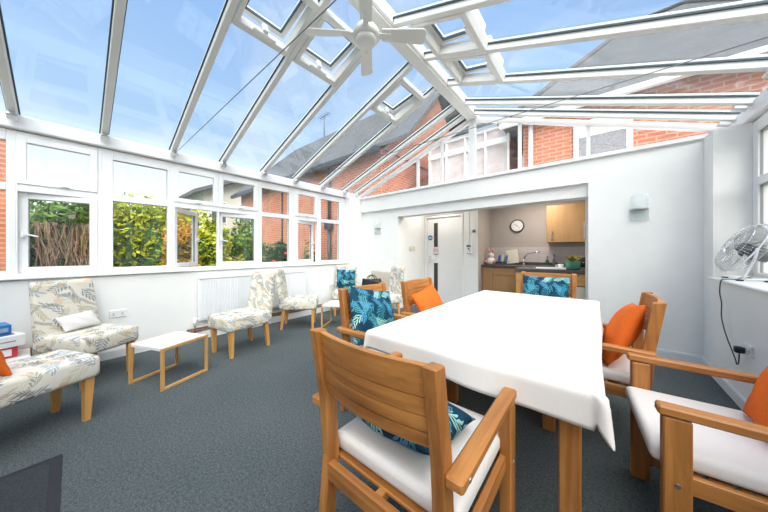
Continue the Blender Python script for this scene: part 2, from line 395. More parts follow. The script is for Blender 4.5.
# hall and kitchen behind
w = MB(); w.b2(-3.46, -3.32, YB+.30, 5.62, 0, 2.40); struct(w.build('wall_hall_side', 'wall'))
w = MB(); w.b2(-2.33, -2.0, 5.6, 6.4, 0, 2.4).b2(-3.46, -2.33, 5.6, 5.72, 2.12, 2.4).b2(-3.46, -3.31, 5.6, 5.72, 0, 2.12); struct(w.build('wall_hall_end', 'wall'))
w = MB(); w.b2(-2.0, .9, 6.4, 6.5, 0, 2.4); w.b2(-2.005, -1.995, 5.606, 6.4, 0, 2.4); struct(w.build('wall_kitchen_back', 'kitwall'))
w = MB(); w.b2(.55, .7, YB+.30, 6.4, 0, 2.4); struct(w.build('wall_kitchen_right', 'wall'))
struct(MB().b2(-3.5, .9, YB+.25, 6.6, 2.40, 2.50).build('ceiling_kitchen', 'wall'))
sp = MB().b2(-1.99, .54, 6.385, 6.40, .95, 1.335).build('trim_1', 'tile'); struct(sp); tag(sp, 'pale square tiled splashback above the kitchen worktop', 'splashback')
# skirting boards
def skirt(name, x0, x1, y0, y1): struct(MB().b2(x0, x1, y0, y1, 0, .088).b2(x0+(.004 if x1-x0 < .05 else 0), x1-(.004 if x1-x0 < .05 else 0), y0+(.004 if y1-y0 < .05 else 0), y1-(.004 if y1-y0 < .05 else 0), .088, .1).build(name, 'skirt'))
skirt('baseboard_left', XL, XL+.018, YN, YB+.06)
skirt('baseboard_right', XR-.018, XR, YN, YB)
skirt('baseboard_back', -.10, XR-.018, YB-.018, YB)
skirt('baseboard_back_left', XL+.018, -3.32, YB+.042, YB+.06)
skirt('baseboard_hall', -3.32, -3.302, YB+.30, 5.6)
# sills
s_ = MB().b2(WL-.02, XL+.035, YN, 4.02, .968, .99, .006); struct(s_.build('trim_2', 'upvc'))
s_ = MB().b2(XR-.035, WR+.02, YN, 4.10, .968, .99, .006); struct(s_.build('trim_3', 'upvc'))
# gable sill
struct(MB().b2(XL, XR, YB-.035, YB+.25, 2.47, 2.50, .005).build('trim_4', 'upvc'))

# ------------------------------------------------------------------ side windows
wn = [0]
def ring(m, x0, x1, y0, y1, z0, z1, t, tb=None):
    tb = tb or t
    m.b2(x0, x1, y0, y0+t, z0, z1, .004); m.b2(x0, x1, y1-t, y1, z0, z1, .004)
    m.b2(x0, x1, y0+t, y1-t, z1-t, z1, .004); m.b2(x0, x1, y0+t, y1-t, z0, z0+tb, .004)
def side_window(side, y0, y1, g0, g1, kind, swing=0, hinge='far'):
    """one bay: outer frame y0..y1, glass g0..g1"""
    wn[0] += 1; W = WL if side < 0 else WR; s = -1 if side < 0 else 1
    root = thing('window_%d' % wn[0], (W, (y0+y1)/2, ZS), 0, kind='structure'); yc = (y0+y1)/2
    def xr(a, b): return (min(s*a, s*b), max(s*a, s*b))
    Y0, Y1, G0, G1 = y0-yc, y1-yc, g0-yc, g1-yc
    top = ZE-ZS
    fr = MB(); xa, xb = xr(0, .07)
    fr.b2(xa, xb, Y0, G0-(.05 if kind else 0), 0, top, .004); fr.b2(xa, xb, G1+(.05 if kind else 0), Y1, 0, top, .004)
    ia, ib = G0-(.05 if kind else 0), G1+(.05 if kind else 0)
    fr.b2(xa, xb, ia, ib, top-(.05 if kind else .11), top, .004); fr.b2(xa, xb, ia, ib, 0, .062 if not kind else .03, .004)
    ta, tb = (.865, .94)
    fr.b2(xa, xb, ia, ib, ta, tb, .004)
    fr.build('frame', 'upvc', root)
    pa, pb = xr(.03, .05)
    gk = MB()
    def edging(z0, z1, y0_, y1_):
        ka, kb = xr(.014, .03)
        gk.b2(ka, kb, y0_-.001, y0_+.003, z0, z1); gk.b2(ka, kb, y1_-.003, y1_+.001, z0, z1); gk.b2(ka, kb, y0_, y1_, z1-.004, z1+.003); gk.b2(ka, kb, y0_, y1_, z0-.003, z0+.003)
    if not kind:
        MB().b2(pa, pb, G0-.01, G1+.01, tb-.01, top-.10).build('upper_pane', 'pane', root)
        MB().b2(pa, pb, G0-.01, G1+.01, .05, ta+.01).build('lower_pane', 'pane', root)
        edging(tb, top-.11, G0, G1); edging(.062, ta, G0, G1); gk.build('seal', 'seal', root)
    else:
        sm = MB(); sa, sb = xr(-.012, .05); ring(sm, sa, sb, G0-.055, G1+.055, tb+.0, top-.045, .058)
        sash = sm.build('fanlight_sash', 'upvc', root); MB().b2(pa, pb, G0-.01, G1+.01, tb+.05, top-.09).build('pane', 'pane', sash)
        h = MB(); ha, hb = xr(-.035, -.012); h.b2(ha, hb, -.015, .05, tb+.012, tb+.028, .004); h.build('catch', 'whitemetal', sash)
        # casement, hinged on one jamb, swung outwards
        hy = G1+.055 if hinge == 'far' else G0-.055
        cw = (G1-G0)+.11; dr = -1 if hinge == 'far' else 1
        cm = MB(); L0, L1 = (-cw, 0) if dr < 0 else (0, cw)
        xs0, xs1 = xr(-.012, .05)
        ring(cm, xs0, xs1, L0, L1, .03, ta-.0, .062)
        rz = (-1 if hinge == 'far' else 1)*R(swing)*(1 if side < 0 else -1)
        c = cm.build('casement', 'upvc', root, (0, hy, 0), (0, 0, rz))
        MB().b2(pa, pb, L0+.055, L1-.055, .085, ta-.055).build('pane', 'pane', c)
        e = MB(); ka, kb = xr(-.004, .03)
        for yy in (L0+.060, L1-.064): e.b2(ka, kb, yy, yy+.004, .09, ta-.06)
        e.b2(ka, kb, L0+.062, L1-.062, .09, .094); e.b2(ka, kb, L0+.062, L1-.062, ta-.066, ta-.062); e.build('seal', 'seal', c)
        hd = MB(); h0, h1 = xr(-.045, -.012); hy0 = L0+.03 if dr < 0 else L1-.03
        hd.b2(h0, h1, hy0-.012, hy0+.012, .40, .46, .004); hd.bar((s*-.04, hy0, .44), (s*-.045, hy0-.105*dr*-1 if False else hy0+(.10 if dr < 0 else -.10), .41), .016, .014, bev=.003)
        hd.build('handle', 'whitemetal', c)
    return root
side_window(-1, -1.50, -.98, -1.45, -1.03, None)
side_window(-1, -.98, -.365, -.93, -.422, None)
side_window(-1, -.365, .215, -.305, .130, 'open', 7, 'far')
side_window(-1, .215, .875, .309, .82, None)
side_window(-1, .875, 1.43, .938, 1.371, 'open', 46, 'near')
side_window(-1, 1.43, 2.04, 1.494, 1.975, 'open', 6, 'far')
side_window(-1, 2.04, 2.705, 2.10, 2.61, None)
side_window(-1, 2.705, 3.27, 2.80, 3.195, 'open', 14, 'near')
side_window(-1, 3.27, 4.02, 3.343, 3.835, None)
ys = [4.10, 3.46, 2.85, 2.24, 1.63, 1.02, .41, -.2, -.81, -1.5]
for a, b in zip(ys, ys[1:]): side_window(1, b, a, b+.06, a-.10 if a > 4 else a-.06, None)

# ------------------------------------------------------------------ roof
roof = thing('ceiling', (0, 0, 0), kind='structure')
for nm, X, s in (('eaves_beam', WL, -1), ('eaves_beam', WR, 1)):
    m = MB(); m.b2(min(X-s*.05, X+s*.16), max(X-s*.05, X+s*.16), YN, YB+.3, ZE+.012, ZE+.15, .01)
    m.build(nm, 'upvc', roof)
rm = MB(); rm.b2(XC-.095, XC+.095, YN, YB+.15, ZRG-.055, ZRG+.10, .015); rm.b2(XC-.07, XC+.07, YN, YB+.15, ZRG-.075, ZRG-.055, .004); rm.build('ridge_beam', 'cream', roof)
RY = [-1.5, -.985, -.376, .235, .868, 1.466, 2.092, 2.693, 3.317, 3.923, 4.30]
sl = (ZRG-Z0)/(WR-XC); ang = math.atan(sl)
for s in (-1, 1):
    xe = XC+s*(WR-XC)-s*.02; xi = XC+s*.10
    for y in RY:
        last = y == 4.30
        m = MB(); m.bar((xe, y, zroof(xe)-.0), (xi, y, zroof(xi)-.0), .058, .062, (0,0,1), .006)
        m.bar((xe, y, zroof(xe)+.055), (xi, y, zroof(xi)+.055), .074, .022, (0,0,1), .004)
        b = m.build('rafter', 'cream', roof)
        for d in (-.034, .034): MB().bar((xe, y+d, zroof(xe)+.034), (xi, y+d, zroof(xi)+.034), .012, .013).build('gasket', 'gasket', b)
        k = MB(); k.box((xe-s*.10, y, zroof(xe)+.0-.03+s*0), (.09, .07, .035), (0, s*ang, 0), .006); k.build('bracket', 'steel', b)
VENTL = [(.868, 1.466), (1.466, 2.092), (2.693, 3.317)]; VENTR = [(2.693, 3.317), (2.092, 2.693)]
xv0, xv1 = .30, .80   # vent span measured from the ridge
for s in (-1, 1):
    for a, b in zip(RY, RY[1:]):
        vent = (a, b) in (VENTL if s < 0 else VENTR)
        x_out = XC+s*(WR-XC); x_in = XC+s*(xv1 if vent else .10)
        m = MB()
        t = .006
        pts = [(x_out, a+.03, zroof(x_out)+.042), (x_out, b-.03, zroof(x_out)+.042), (x_in, b-.03, zroof(x_in)+.042), (x_in, a+.03, zroof(x_in)+.042)]
        m.poly(pts, (0, 0, .012)); m.build('roof_pane', 'roofglass', roof)
        if vent:
            wn[0] += 1
            xm = XC+s*(xv0+xv1)/2
            v = thing('window_%d' % wn[0], (xm, (a+b)/2, zroof(xm)), 0, kind='structure'); v.rotation_euler = (0, s*ang, 0)
            hw = (xv1-xv0)/2/math.cos(ang)+.03; hy = (b-a)/2-.03
            fm = MB()
            ring(fm, -hw, -hw+.07, -hy, hy, -.045, .06, .0001) if False else None
            fm.b2(-hw, -hw+.06, -hy, hy, -.035, .07, .004); fm.b2(hw-.06, hw, -hy, hy, -.035, .07, .004)
            fm.b2(-hw+.06, hw-.06, -hy, -hy+.045, -.035, .07, .004); fm.b2(-hw+.06, hw-.06, hy-.045, hy, -.035, .07, .004)
            xi2 = XC+s*.09; pp = [(XC+s*(xv0-.02), a+.03), (XC+s*(xv0-.02), b-.03), (xi2, b-.03), (xi2, a+.03)]
            MB().poly([(px, py, zroof(px)+.042) for px, py in pp], (0, 0, .012)).build('roof_pane', 'roofglass', roof)
            fm.build('frame', 'cream', v)
            hs = -s  # hinge at the ridge side
            sm = MB(); L = 2*hw-.10
            o0, o1 = (0, s*L) ; lo, hi = min(o0, o1), max(o0, o1)
            hy2 = hy-.045
            sm.b2(lo, lo+.05, -hy2, hy2, -.01, .05, .004); sm.b2(hi-.05, hi, -hy2, hy2, -.01, .05, .004)
            sm.b2(lo+.05, hi-.05, -hy2, -hy2+.05, -.01, .05, .004); sm.b2(lo+.05, hi-.05, hy2-.05, hy2, -.01, .05, .004)
            sash = sm.build('sash', 'cream', v, (-s*(hw-.05), 0, .075), (0, -s*R(7), 0))
            MB().b2(lo+.045, hi-.045, -hy2+.045, hy2-.045, .015, .03).build('pane', 'roofglass', sash)
            MB().b2(lo+.05, lo+.056, -hy2+.05, hy2-.05, -.012, .02).b2(hi-.056, hi-.05, -hy2+.05, hy2-.05, -.012, .02).b2(lo+.05, hi-.05, -hy2+.05, -hy2+.056, -.012, .02).b2(lo+.05, hi-.05, hy2-.056, hy2-.05, -.012, .02).build('seal', 'gasket', sash)
            op = MB(); op.box((s*(hw-.06), 0, -.02), (.05, .22, .035), (0,0,0), .008); op.box((s*(hw-.10), .0, .03), (.03, .05, .09), (0,0,0), .006); op.build('opener', 'upvc', v)
for y in (.868, 2.693):
    rod = MB(); rod.tube([(WL+.12, y, 2.55), (XC, y, 2.548), (WR-.12, y, 2.55)], .0035, 6); rod.build('tie_rod', 'darksteel', roof)
# gable glazing (back)
gm = thing('window_%d' % (wn[0]+1), (0, YB+.06, 2.50), 0, kind='structure'); wn[0] += 1
def gable(root, sgn):
    fr = MB()
    zb = 0.0
    def zt(x): return zroof(x)-2.50-.03
    for X in (-2.80, -2.27, -.94, -.10) : fr.b2(X-.022, X+.022, -.03, .03, .03, zt(X)-.03)
    fr.b2(XC-.055, XC+.055, -.04, .04, 0, zt(XC)+.03)
    fr.b2(XL-.1, XR+.2, -.036, .036, 0, .035)
    for s in (-1, 1):
        xa = XC+s*(WR-XC-.05); fr.bar((xa, 0, zt(xa)-.02), (XC, 0, zt(XC)-.02), .07, .07)
    fr.build('frame', 'upvc', root)
    xs = [XL-.05, -2.80, -2.27, XC, -.94, -.10, XR+.1]
    for a, b in zip(xs, xs[1:]):
        p = MB(); p.poly([(a, -.006, 0), (b, -.006, 0), (b, -.006, max(.01, zt(b))), (a, -.006, max(.01, zt(a)))], (0, .012, 0)); p.build('pane', 'pane', root)
gable(gm, 1)
wn[0] += 1; gn = thing('window_%d' % wn[0], (0, YN-.06, 2.46), 0, kind='structure')
p = MB(); p.poly([(WL, 0, 0), (WR, 0, 0), (WR, 0, .12), (XC, 0, 1.1), (WL, 0, .12)], (0, .012, 0)); p.build('pane', 'pane', gn)

# ------------------------------------------------------------------ hall door, signs
wn_d = thing('door_1', (-2.82, 5.6, 0), 0, kind='structure')
fr = MB(); fr.b2(-.49, -.44, -.02, .10, 0, 2.10, .004).b2(.44, .49, -.02, .10, 0, 2.10, .004).b2(-.44, .44, -.02, .10, 2.05, 2.10, .004); fr.build('door_frame', 'door', wn_d)
lf = MB().b2(-.44, .44, .02, .064, .01, 2.045, .003).build('door_leaf', 'door', wn_d)
MB().b2(-.255, -.155, .012, .022, 1.16, 1.93).build('vision_panel', 'smoked', lf); MB().b2(-.255, -.155, .012, .022, .27, .96).build('vision_panel', 'smoked', lf)
h = MB(); h.b2(-.375, -.335, .008, .02, .96, 1.12, .003).bar((-.355, -.02, 1.04), (-.245, -.025, 1.04), .018, .018, bev=.004).cyl((-.355, 0, 1.04), .01, .05, (R(90), 0, 0), 12); h.build('handle', 'chrome', lf)
sg = thing('door_sign', (-3.175, 5.607, 1.575), 0, 'round blue safety sign on the white hall door', 'sign')
MB().cyl((0, .006, 0), .062, .004, (R(90), 0, 0), 24).build('disc', 'bluesign', sg); MB().b2(-.04, .04, .001, .0045, .010, .018).b2(-.045, .045, .001, .0045, -.006, .002).b2(-.03, .03, .001, .0045, -.022, -.014).build('lettering', 'paper', sg)
nt_ = thing('notice', (-3.025, 5.603, 1.17), 0, 'small pink and white notice stuck at the foot of the upper door glass', 'notice')
MB().b2(-.06, .06, .002, .008, .0, .18).build('sheet', 'pink', nt_); MB().b2(-.05, .05, -.001, .003, .02, .05).build('white_band', 'paper', nt_); MB().b2(-.05, .05, -.001, .003, .14, .165).build('white_band', 'paper', nt_)
sw = thing('light_switch', (-3.318, 5.05, 1.26), 0, 'double ivory light switch on the grey side wall of the hall', 'light switch')
MB().b2(0, .010, -.16, .09, 0, .10, .003).build('plate', 'ivory', sw); MB().b2(.010, .018, -.11, -.08, .03, .07).build('rocker', 'plate', sw); MB().b2(.010, .018, .03, .05, .03, .07).build('rocker', 'plate', sw)
ip = thing('entry_phone', (-2.19, 5.598, 1.20), 0, 'white wall entry phone beside the hall door under a thin conduit', 'entry phone')
MB().b2(-.05, .055, -.04, 0, 0, .19, .006).build('body', 'plate', ip); MB().b2(-.045, .05, -.06, -.035, .14, .19, .008).build('handset', 'greyplastic', ip); MB().cyl((0, -.042, .10), .02, .008, (R(90), 0, 0), 12).build('button', 'greyplastic', ip); MB().cyl((.02, -.042, .05), .014, .008, (R(90), 0, 0), 12).build('button', 'greyplastic', ip); MB().b2(-.012, .0, -.01, 0, .19, 1.0).build('conduit', 'plate', ip)
tag(box_obj('alarm_sounder', 'greyplastic', -2.115, -2.055, 5.575, 5.599, 1.655, 1.715, None, .004), 'small dark square alarm unit on the wall right of the hall door', 'alarm unit')

# ------------------------------------------------------------------ kitchen
def cab_handle(parent, x, y, z): MB().b2(x-.012, x+.012, y-.03, y-.018, z-.09, z+.09, .004).b2(x-.01, x+.01, y-.02, y, z-.085, z-.07).b2(x-.01, x+.01, y-.02, y, z+.07, z+.085).build('handle', 'chrome', parent)
bc = thing('base_cabinet', (-1.5, 6.09, 0), 0, 'oak base cabinet with drawer line under the back worktop', 'cabinet')
MB().b2(-.485, .485, -.26, .28, .10, .905).build('body', 'cabz', bc); MB().b2(-.485, .485, -.22, .28, 0, .10).build('plinth', 'cabx', bc)
for x0, x1, hx in ((-.48, -.255, None), (-.25, .475, .43)):
    if hx is None: MB().b2(x0, x1, -.28, -.26, .11, .90, .002).build('end_panel', 'cabz', bc)
    else:
        d = MB().b2(x0, x1, -.28, -.26, .11, .735, .002).build('door', 'cabz', bc); cab_handle(d, hx, -.28, .62)
        MB().b2(x0, x1, -.28, -.26, .742, .90, .002).build('drawer', 'cabx', bc)
bc2 = thing('base_cabinet', (-.22, 6.09, 0), 0, 'oak base cabinet at the right end of the back worktop', 'cabinet')
MB().b2(-.785, .765, -.26, .28, .0, .905).build('body', 'cabz', bc2); MB().b2(-.78, .76, -.28, -.26, .11, .90, .002).build('door', 'cabz', bc2)
tag(MB().b2(-.95, 1.58, -.315, .30, 0, .04, .004).b2(-.95, 1.58, .27, .30, .04, .10).build('worktop', 'worktop', None, (-1.04, 6.085, .908)), 'dark worktop with upstand along the kitchen back wall', 'worktop')
pc = thing('peninsula_cabinet', (-.3, 5.22, 0), 0, 'light oak fronted peninsula unit behind the far dining chair', 'cabinet')
MB().b2(-.80, .155, -.28, .28, 0, .905).build('body', 'cabz', pc); MB().b2(-.80, .155, -.30, -.28, .72, .90, .002).build('upper_panel', 'oakx', pc); MB().b2(-.80, -.06, -.30, -.28, .02, .71, .002).build('front_panel', 'oakz', pc)
MB().b2(-.05, .15, -.31, -.28, .05, .70, .004).b2(.0, .10, -.315, -.31, .60, .615).build('dishwasher_front', 'ivory', pc)
wt = MB(); pts = [(-.84, -.24, 0), (-.82, -.30, 0), (-.76, -.335, 0), (.157, -.335, 0), (.157, .30, 0), (-.76, .30, 0), (-.82, .27, 0), (-.84, .21, 0)]
wt.poly(pts, (0, 0, .042)); tag(wt.build('peninsula_worktop', 'worktop', None, (-.3, 5.22, .908)), 'dark rounded worktop on the peninsula in front of the sink', 'worktop')
wc = thing('wall_cabinet', (-.12, 6.23, 1.42), 0, 'oak wall cabinet with one chrome handle above the worktop', 'cabinet')
MB().b2(-.68, .65, -.12, .165, 0, .74).build('body', 'cabz', wc)
d = MB().b2(-.675, .0, -.14, -.12, .003, .737, .002).build('door', 'cabz', wc); cab_handle(d, -.59, -.14, .15)
MB().b2(.006, .645, -.14, -.12, .003, .737, .002).build('door', 'cabz', wc)
ck = thing('wall_clock', (-1.40, 6.395, 1.815), 0, 'round black rimmed clock on the taupe kitchen wall', 'clock')
MB().lathe([(.118, 0), (.142, 0), (.142, .03), (.128, .036), (.118, .02)], (0, 0, 0), (R(90), 0, 0), 36).build('rim', 'black', ck); MB().cyl((0, -.020, 0), .120, .012, (R(90), 0, 0), 36).build('face', 'paper', ck)
for i in range(12):
    a = i*math.pi/6; MB().bar((.088*math.sin(a), -.027, .088*math.cos(a)), (.105*math.sin(a), -.027, .105*math.cos(a)), .006, .003, (0, 1, 0)).build('hour_mark', 'black', ck)
MB().bar((0, -.029, 0), (-.045, -.029, .035), .007, .003, (0, 1, 0)).build('hour_hand', 'black', ck); MB().bar((0, -.032, 0), (.06, -.032, -.055), .005, .003, (0, 1, 0)).build('minute_hand', 'black', ck)
tp = thing('kitchen_tap', (-1.24, 6.25, .95), 0, 'mixer tap with a long low spout beside the cream chopping board', 'tap')
MB().cyl((0, 0, .01), .03, .02).cyl((0, 0, .07), .018, .12).build('body', 'steel', tp); MB().tube([(0, 0, .10), (.02, -.02, .17), (.08, -.06, .235), (.22, -.10, .27), (.32, -.12, .285)], .013, 10).build('spout', 'steel', tp); MB().bar((0, 0, .12), (.05, 0, .14), .014, .014).build('lever', 'steel', tp)
cb_ = MB().box((0, 0, .155), (.25, .02, .31), (0, 0, 0), .008); o = cb_.build('chopping_board', 'ivory', None, (-1.44, 6.27, .95), (R(-14), 0, 0)); o.rotation_euler = (R(-12), R(-9), 0); o.location = (-1.45, 6.22, .972); tag(o, 'cream chopping board leaning against the tiles behind the sink', 'chopping board')
# utensil holder bunny
bn = thing('ornament', (-1.86, 6.02, .95), 0, 'pinkish white plush ornament at the left end of the back worktop', 'ornament')
MB().lathe([(.01, 0), (.085, .01), (.095, .07), (.07, .14), (.03, .16)], (0, 0, 0), (0, 0, 0), 18).build('body', 'seatpad', bn); MB().lathe([(.005, -.065), (.05, -.045), (.068, 0), (.05, .045), (.005, .065)], (0, 0, .20), (0, 0, 0), 16).build('head', 'stripe', bn)
for s in (-1, 1): MB().lathe([(.004, 0), (.02, .03), (.024, .07), (.005, .13)], (s*.03, 0, .25), (0, R(s*14), 0), 10).build('ear', 'rosepink', bn)
for s in (-1, 1): MB().lathe([(.005, -.07), (.03, -.03), (.03, .03), (.005, .07)], (s*.085, -.05, .05), (R(40), R(s*30), 0), 10).build('arm', 'rosepink', bn)
dr = thing('dish_rack', (-1.65, 6.12, .95), 0, 'dish rack holding blue patterned plates left of the chopping board', 'dish rack')
rk = MB()
for i in range(7): rk.tube([(-.12+i*.04, -.10, .01), (-.12+i*.04, -.10, .07), (-.12+i*.04, .10, .07), (-.12+i*.04, .10, .01)], .004, 6)
rk.tube([(-.14, -.1, .02), (.14, -.1, .02), (.14, .1, .02), (-.14, .1, .02)], .005, 6, True); rk.build('wire_frame', 'greyplastic', dr)
for i in range(3):
    tag(MB().lathe([(.02, 0), (.06, .004), (.09, .018), (.088, .02), (.055, .008), (.02, .004)], (0, 0, 0), (0, R(90), 0), 20).build('plate', ['blueb', 'paper', 'blueb'][i], None, (-1.72+i*.075, 6.11, 1.085), (0, R(8), 0)), ['blue plate standing at the left in the dish rack', 'white plate standing between two blue plates in the dish rack', 'blue plate standing at the right in the dish rack'][i], 'plate')
def bottle(x, y, z, r, h, mat, label):
    b = thing('bottle', (x, y, z), 0, label, 'bottle', 'bottles by the sink')
    MB().lathe([(r*.9, 0), (r, .01), (r, h*.6), (r*.4, h*.75), (r*.35, h)], seg=14).build('body', mat, b); MB().lathe([(r*.4, 0), (r*.4, .035)], (0, 0, h), seg=10).build('cap', 'greyplastic', b)
bottle(-.80, 6.20, .95, .032, .17, 'leafdark', 'dark green washing bottle on the left of the pair by the wall')
bottle(-.69, 6.26, .95, .026, .20, 'greyplastic', 'grey slim bottle on the right of the pair by the wall')
tr_ = thing('tea_tray', (-.62, 5.1, .952), R(6), 'white tray lying on the peninsula worktop by the green pot', 'tray')
MB().b2(-.20, .22, -.11, .10, 0, .008, .003).build('base', 'paper', tr_); MB().b2(-.20, .22, -.11, -.10, .008, .022).b2(-.20, .22, .09, .10, .008, .022).b2(-.20, -.19, -.11, .10, .008, .022).b2(.21, .22, -.11, .10, .008, .022).build('rim', 'paper', tr_)
hb = thing('hob', (-.72, 6.02, .95), 0, 'black glass hob let into the back worktop', 'hob')
MB().b2(-.22, .30, -.20, .17, 0, .012, .003).build('glass_top', 'black', hb); MB().cyl((-.08, 0, .013), .08, .003).build('heat_zone', 'greyplastic', hb); MB().cyl((.16, 0, .013), .08, .003).build('heat_zone', 'greyplastic', hb)
mg = thing('teacup', (-.47, 5.13, .960), 0, 'white cup beside the green flower pot', 'cup')
MB().lathe([(.028, 0), (.036, .02), (.042, .075), (.038, .075), (.032, .02), (.02, .008)], seg=18).build('bowl', 'paper', mg); MB().tube([(-.04, 0, .06), (-.07, 0, .055), (-.07, 0, .03), (-.036, 0, .02)], .006, 8).build('handle', 'paper', mg)
fp = thing('potted_plant', (-.31, 5.12, .952), 0, 'small pale plant in a teal green pot on the peninsula', 'potted plant')
MB().lathe([(.075, 0), (.092, .01), (.10, .12), (.104, .13), (.094, .13), (.088, .11)], seg=22).build('pot', 'green', fp); MB().cyl((0, 0, .105), .088, .01).build('soil', 'soil', fp)
lv = MB()
for i in range(60):
    a = random.uniform(0, 6.28); e = random.uniform(.05, .19); p = Vector((0, 0, .115)); q = Vector((math.cos(a)*e, math.sin(a)*e, .115+random.uniform(.02, .12))); lv.taper(p, (p+q)/2+Vector((0, 0, .02)), (.003, .003), (.010, .006), 5); lv.taper((p+q)/2+Vector((0, 0, .02)), q, (.010, .006), (.001, .001), 5)
lv.build('leaves', 'leafyellow', fp)
ts = thing('toaster', (-.21, 6.08, .95), 0, 'black toaster at the right end of the kitchen worktop', 'toaster')
MB().box((0, 0, .10), (.20, .18, .19), (0, 0, 0), .03, 3).build('body', 'black', ts); MB().b2(-.07, .07, -.06, -.03, .192, .198).build('slot', 'steel', ts); MB().b2(-.07, .07, .03, .06, .192, .198).build('slot', 'steel', ts); MB().b2(-.015, .015, -.11, -.09, .08, .10).build('lever', 'steel', ts)
cal = thing('calendar', (-.112, 4.74, 1.45), 0, 'colourful calendar hanging just inside the right edge of the kitchen opening', 'calendar')
MB().b2(-.045, -.035, -.03, .27, .0, .22).build('page', 'paper', cal); MB().b2(-.047, -.043, -.02, .26, .06, .19).build('picture', 'blueb', cal); MB().b2(-.048, -.044, .0, .24, .19, .215).build('header', 'rosepink', cal)
struct(MB().b2(-.14, -.03, 4.72, 5.05, 0, 2.2).build('wall_kitchen_jamb', 'wall'))

# ------------------------------------------------------------------ wall lamps, sockets, radiator
def wall_lamp(x, y, z, label):
    l = thing('wall_lamp', (x, y, z), 0, label, 'wall lamp', 'glass wall lamps on the back wall')
    MB().b2(-.05, .05, -.012, 0, -.12, .10, .004).build('back_plate', 'plate', l)
    def half(u, v): a = math.pi*u; return Vector((-.082*math.cos(a), -.01-.085*math.sin(a), .0+.15*v))
    MB().grid(half, 16, 2).build('glass_shade', 'lampglass', l)
    t = MB(); t.poly([(-.085*math.cos(math.pi*i/12), -.01-.09*math.sin(math.pi*i/12), -.02) for i in range(13)], (0, 0, .018)); t.build('shelf', 'steel', l)
    MB().b2(-.085, .085, -.022, -.014, -.15, -.02, .002).build('lower_glass', 'lampglass', l)
wall_lamp(.385, YB, 1.77, 'glass wall lamp on the white panel right of the kitchen opening')
wall_lamp(-3.87, YB+.06, 1.78, 'glass wall lamp on the back wall left of the hall opening')
def socket(x, y, z, s, label, plug=False):
    k = thing('wall_socket', (x, y, z), 0, label, 'socket')
    MB().b2(min(0, s*.012), max(0, s*.012), -.073, .073, 0, .086, .003).build('face_plate', 'plate', k)
    for c in (-.04, .04): MB().b2(min(s*.011, s*.016), max(s*.011, s*.016), c-.005, c+.005, .055, .07).build('rocker', 'paper', k)
    for c in (-.036, .036):
        h = MB(); h.b2(min(s*.0115, s*.0125), max(s*.0115, s*.0125), c-.004, c+.004, .042, .052); h.b2(min(s*.0115, s*.0125), max(s*.0115, s*.0125), c-.013, c-.007, .024, .028); h.b2(min(s*.0115, s*.0125), max(s*.0115, s*.0125), c+.007, c+.013, .024, .028)
        h.b2(min(s*.0112, s*.0122), max(s*.0112, s*.0122), c-.012, c+.012, .027, .0285); h.b2(min(s*.0112, s*.0122), max(s*.0112, s*.0122), c-.001, c+.001, .027, .045)
        h.build('pin_holes', 'black', k)
socket(XL, .34, .47, 1, 'double white wall socket behind the low white table')
socket(XL, 3.52, .47, 1, 'double white wall socket on the left wall near the corner')
socket(XR, 3.29, .45, -1, 'double white wall socket on the right wall with a black plug in it')
rd = thing('radiator', (XL, 1.98, 0), 0, 'long white panel radiator under the left windows', 'radiator')
m = MB(); m.b2(.045, .085, -.865, .865, .27, .87, .006)
for i in range(52): m.b2(.083, .093, -.84+i*.0324, -.84+i*.0324+.019, .30, .84, .004)
m.build('panel', 'whitemetal', rd); MB().b2(.03, .10, -.868, .868, .855, .878, .004).build('top_grille', 'whitemetal', rd)
MB().b2(.002, .05, -.6, -.55, .35, .75).build('wall_bracket', 'whitemetal', rd); MB().b2(.002, .05, .55, .6, .35, .75).build('wall_bracket', 'whitemetal', rd)
MB().cyl((.06, -.90, .26), .018, .10, seg=12).cyl((.06, -.88, .30), .015, .05, (R(90), 0, 0), 12).build('valve', 'whitemetal', rd)
MB().tube([(.06, -.90, .22), (.06, -.90, .12), (.02, -.90, .115)], .009, 8).build('feed_pipe', 'pipe', rd)
for z, y0, lb in ((.125, .80, 'lower brown heating pipe along the left wall above the skirting'), (.158, 1.0, 'upper brown heating pipe along the left wall under the radiator')):
    tag(MB().tube([(0, 0, 0), (0, 3.75-y0, 0)], .011, 8).build('heating_pipe', 'pipe', None, (XL+.014, y0, z)), lb, 'pipe', 'heating pipes')

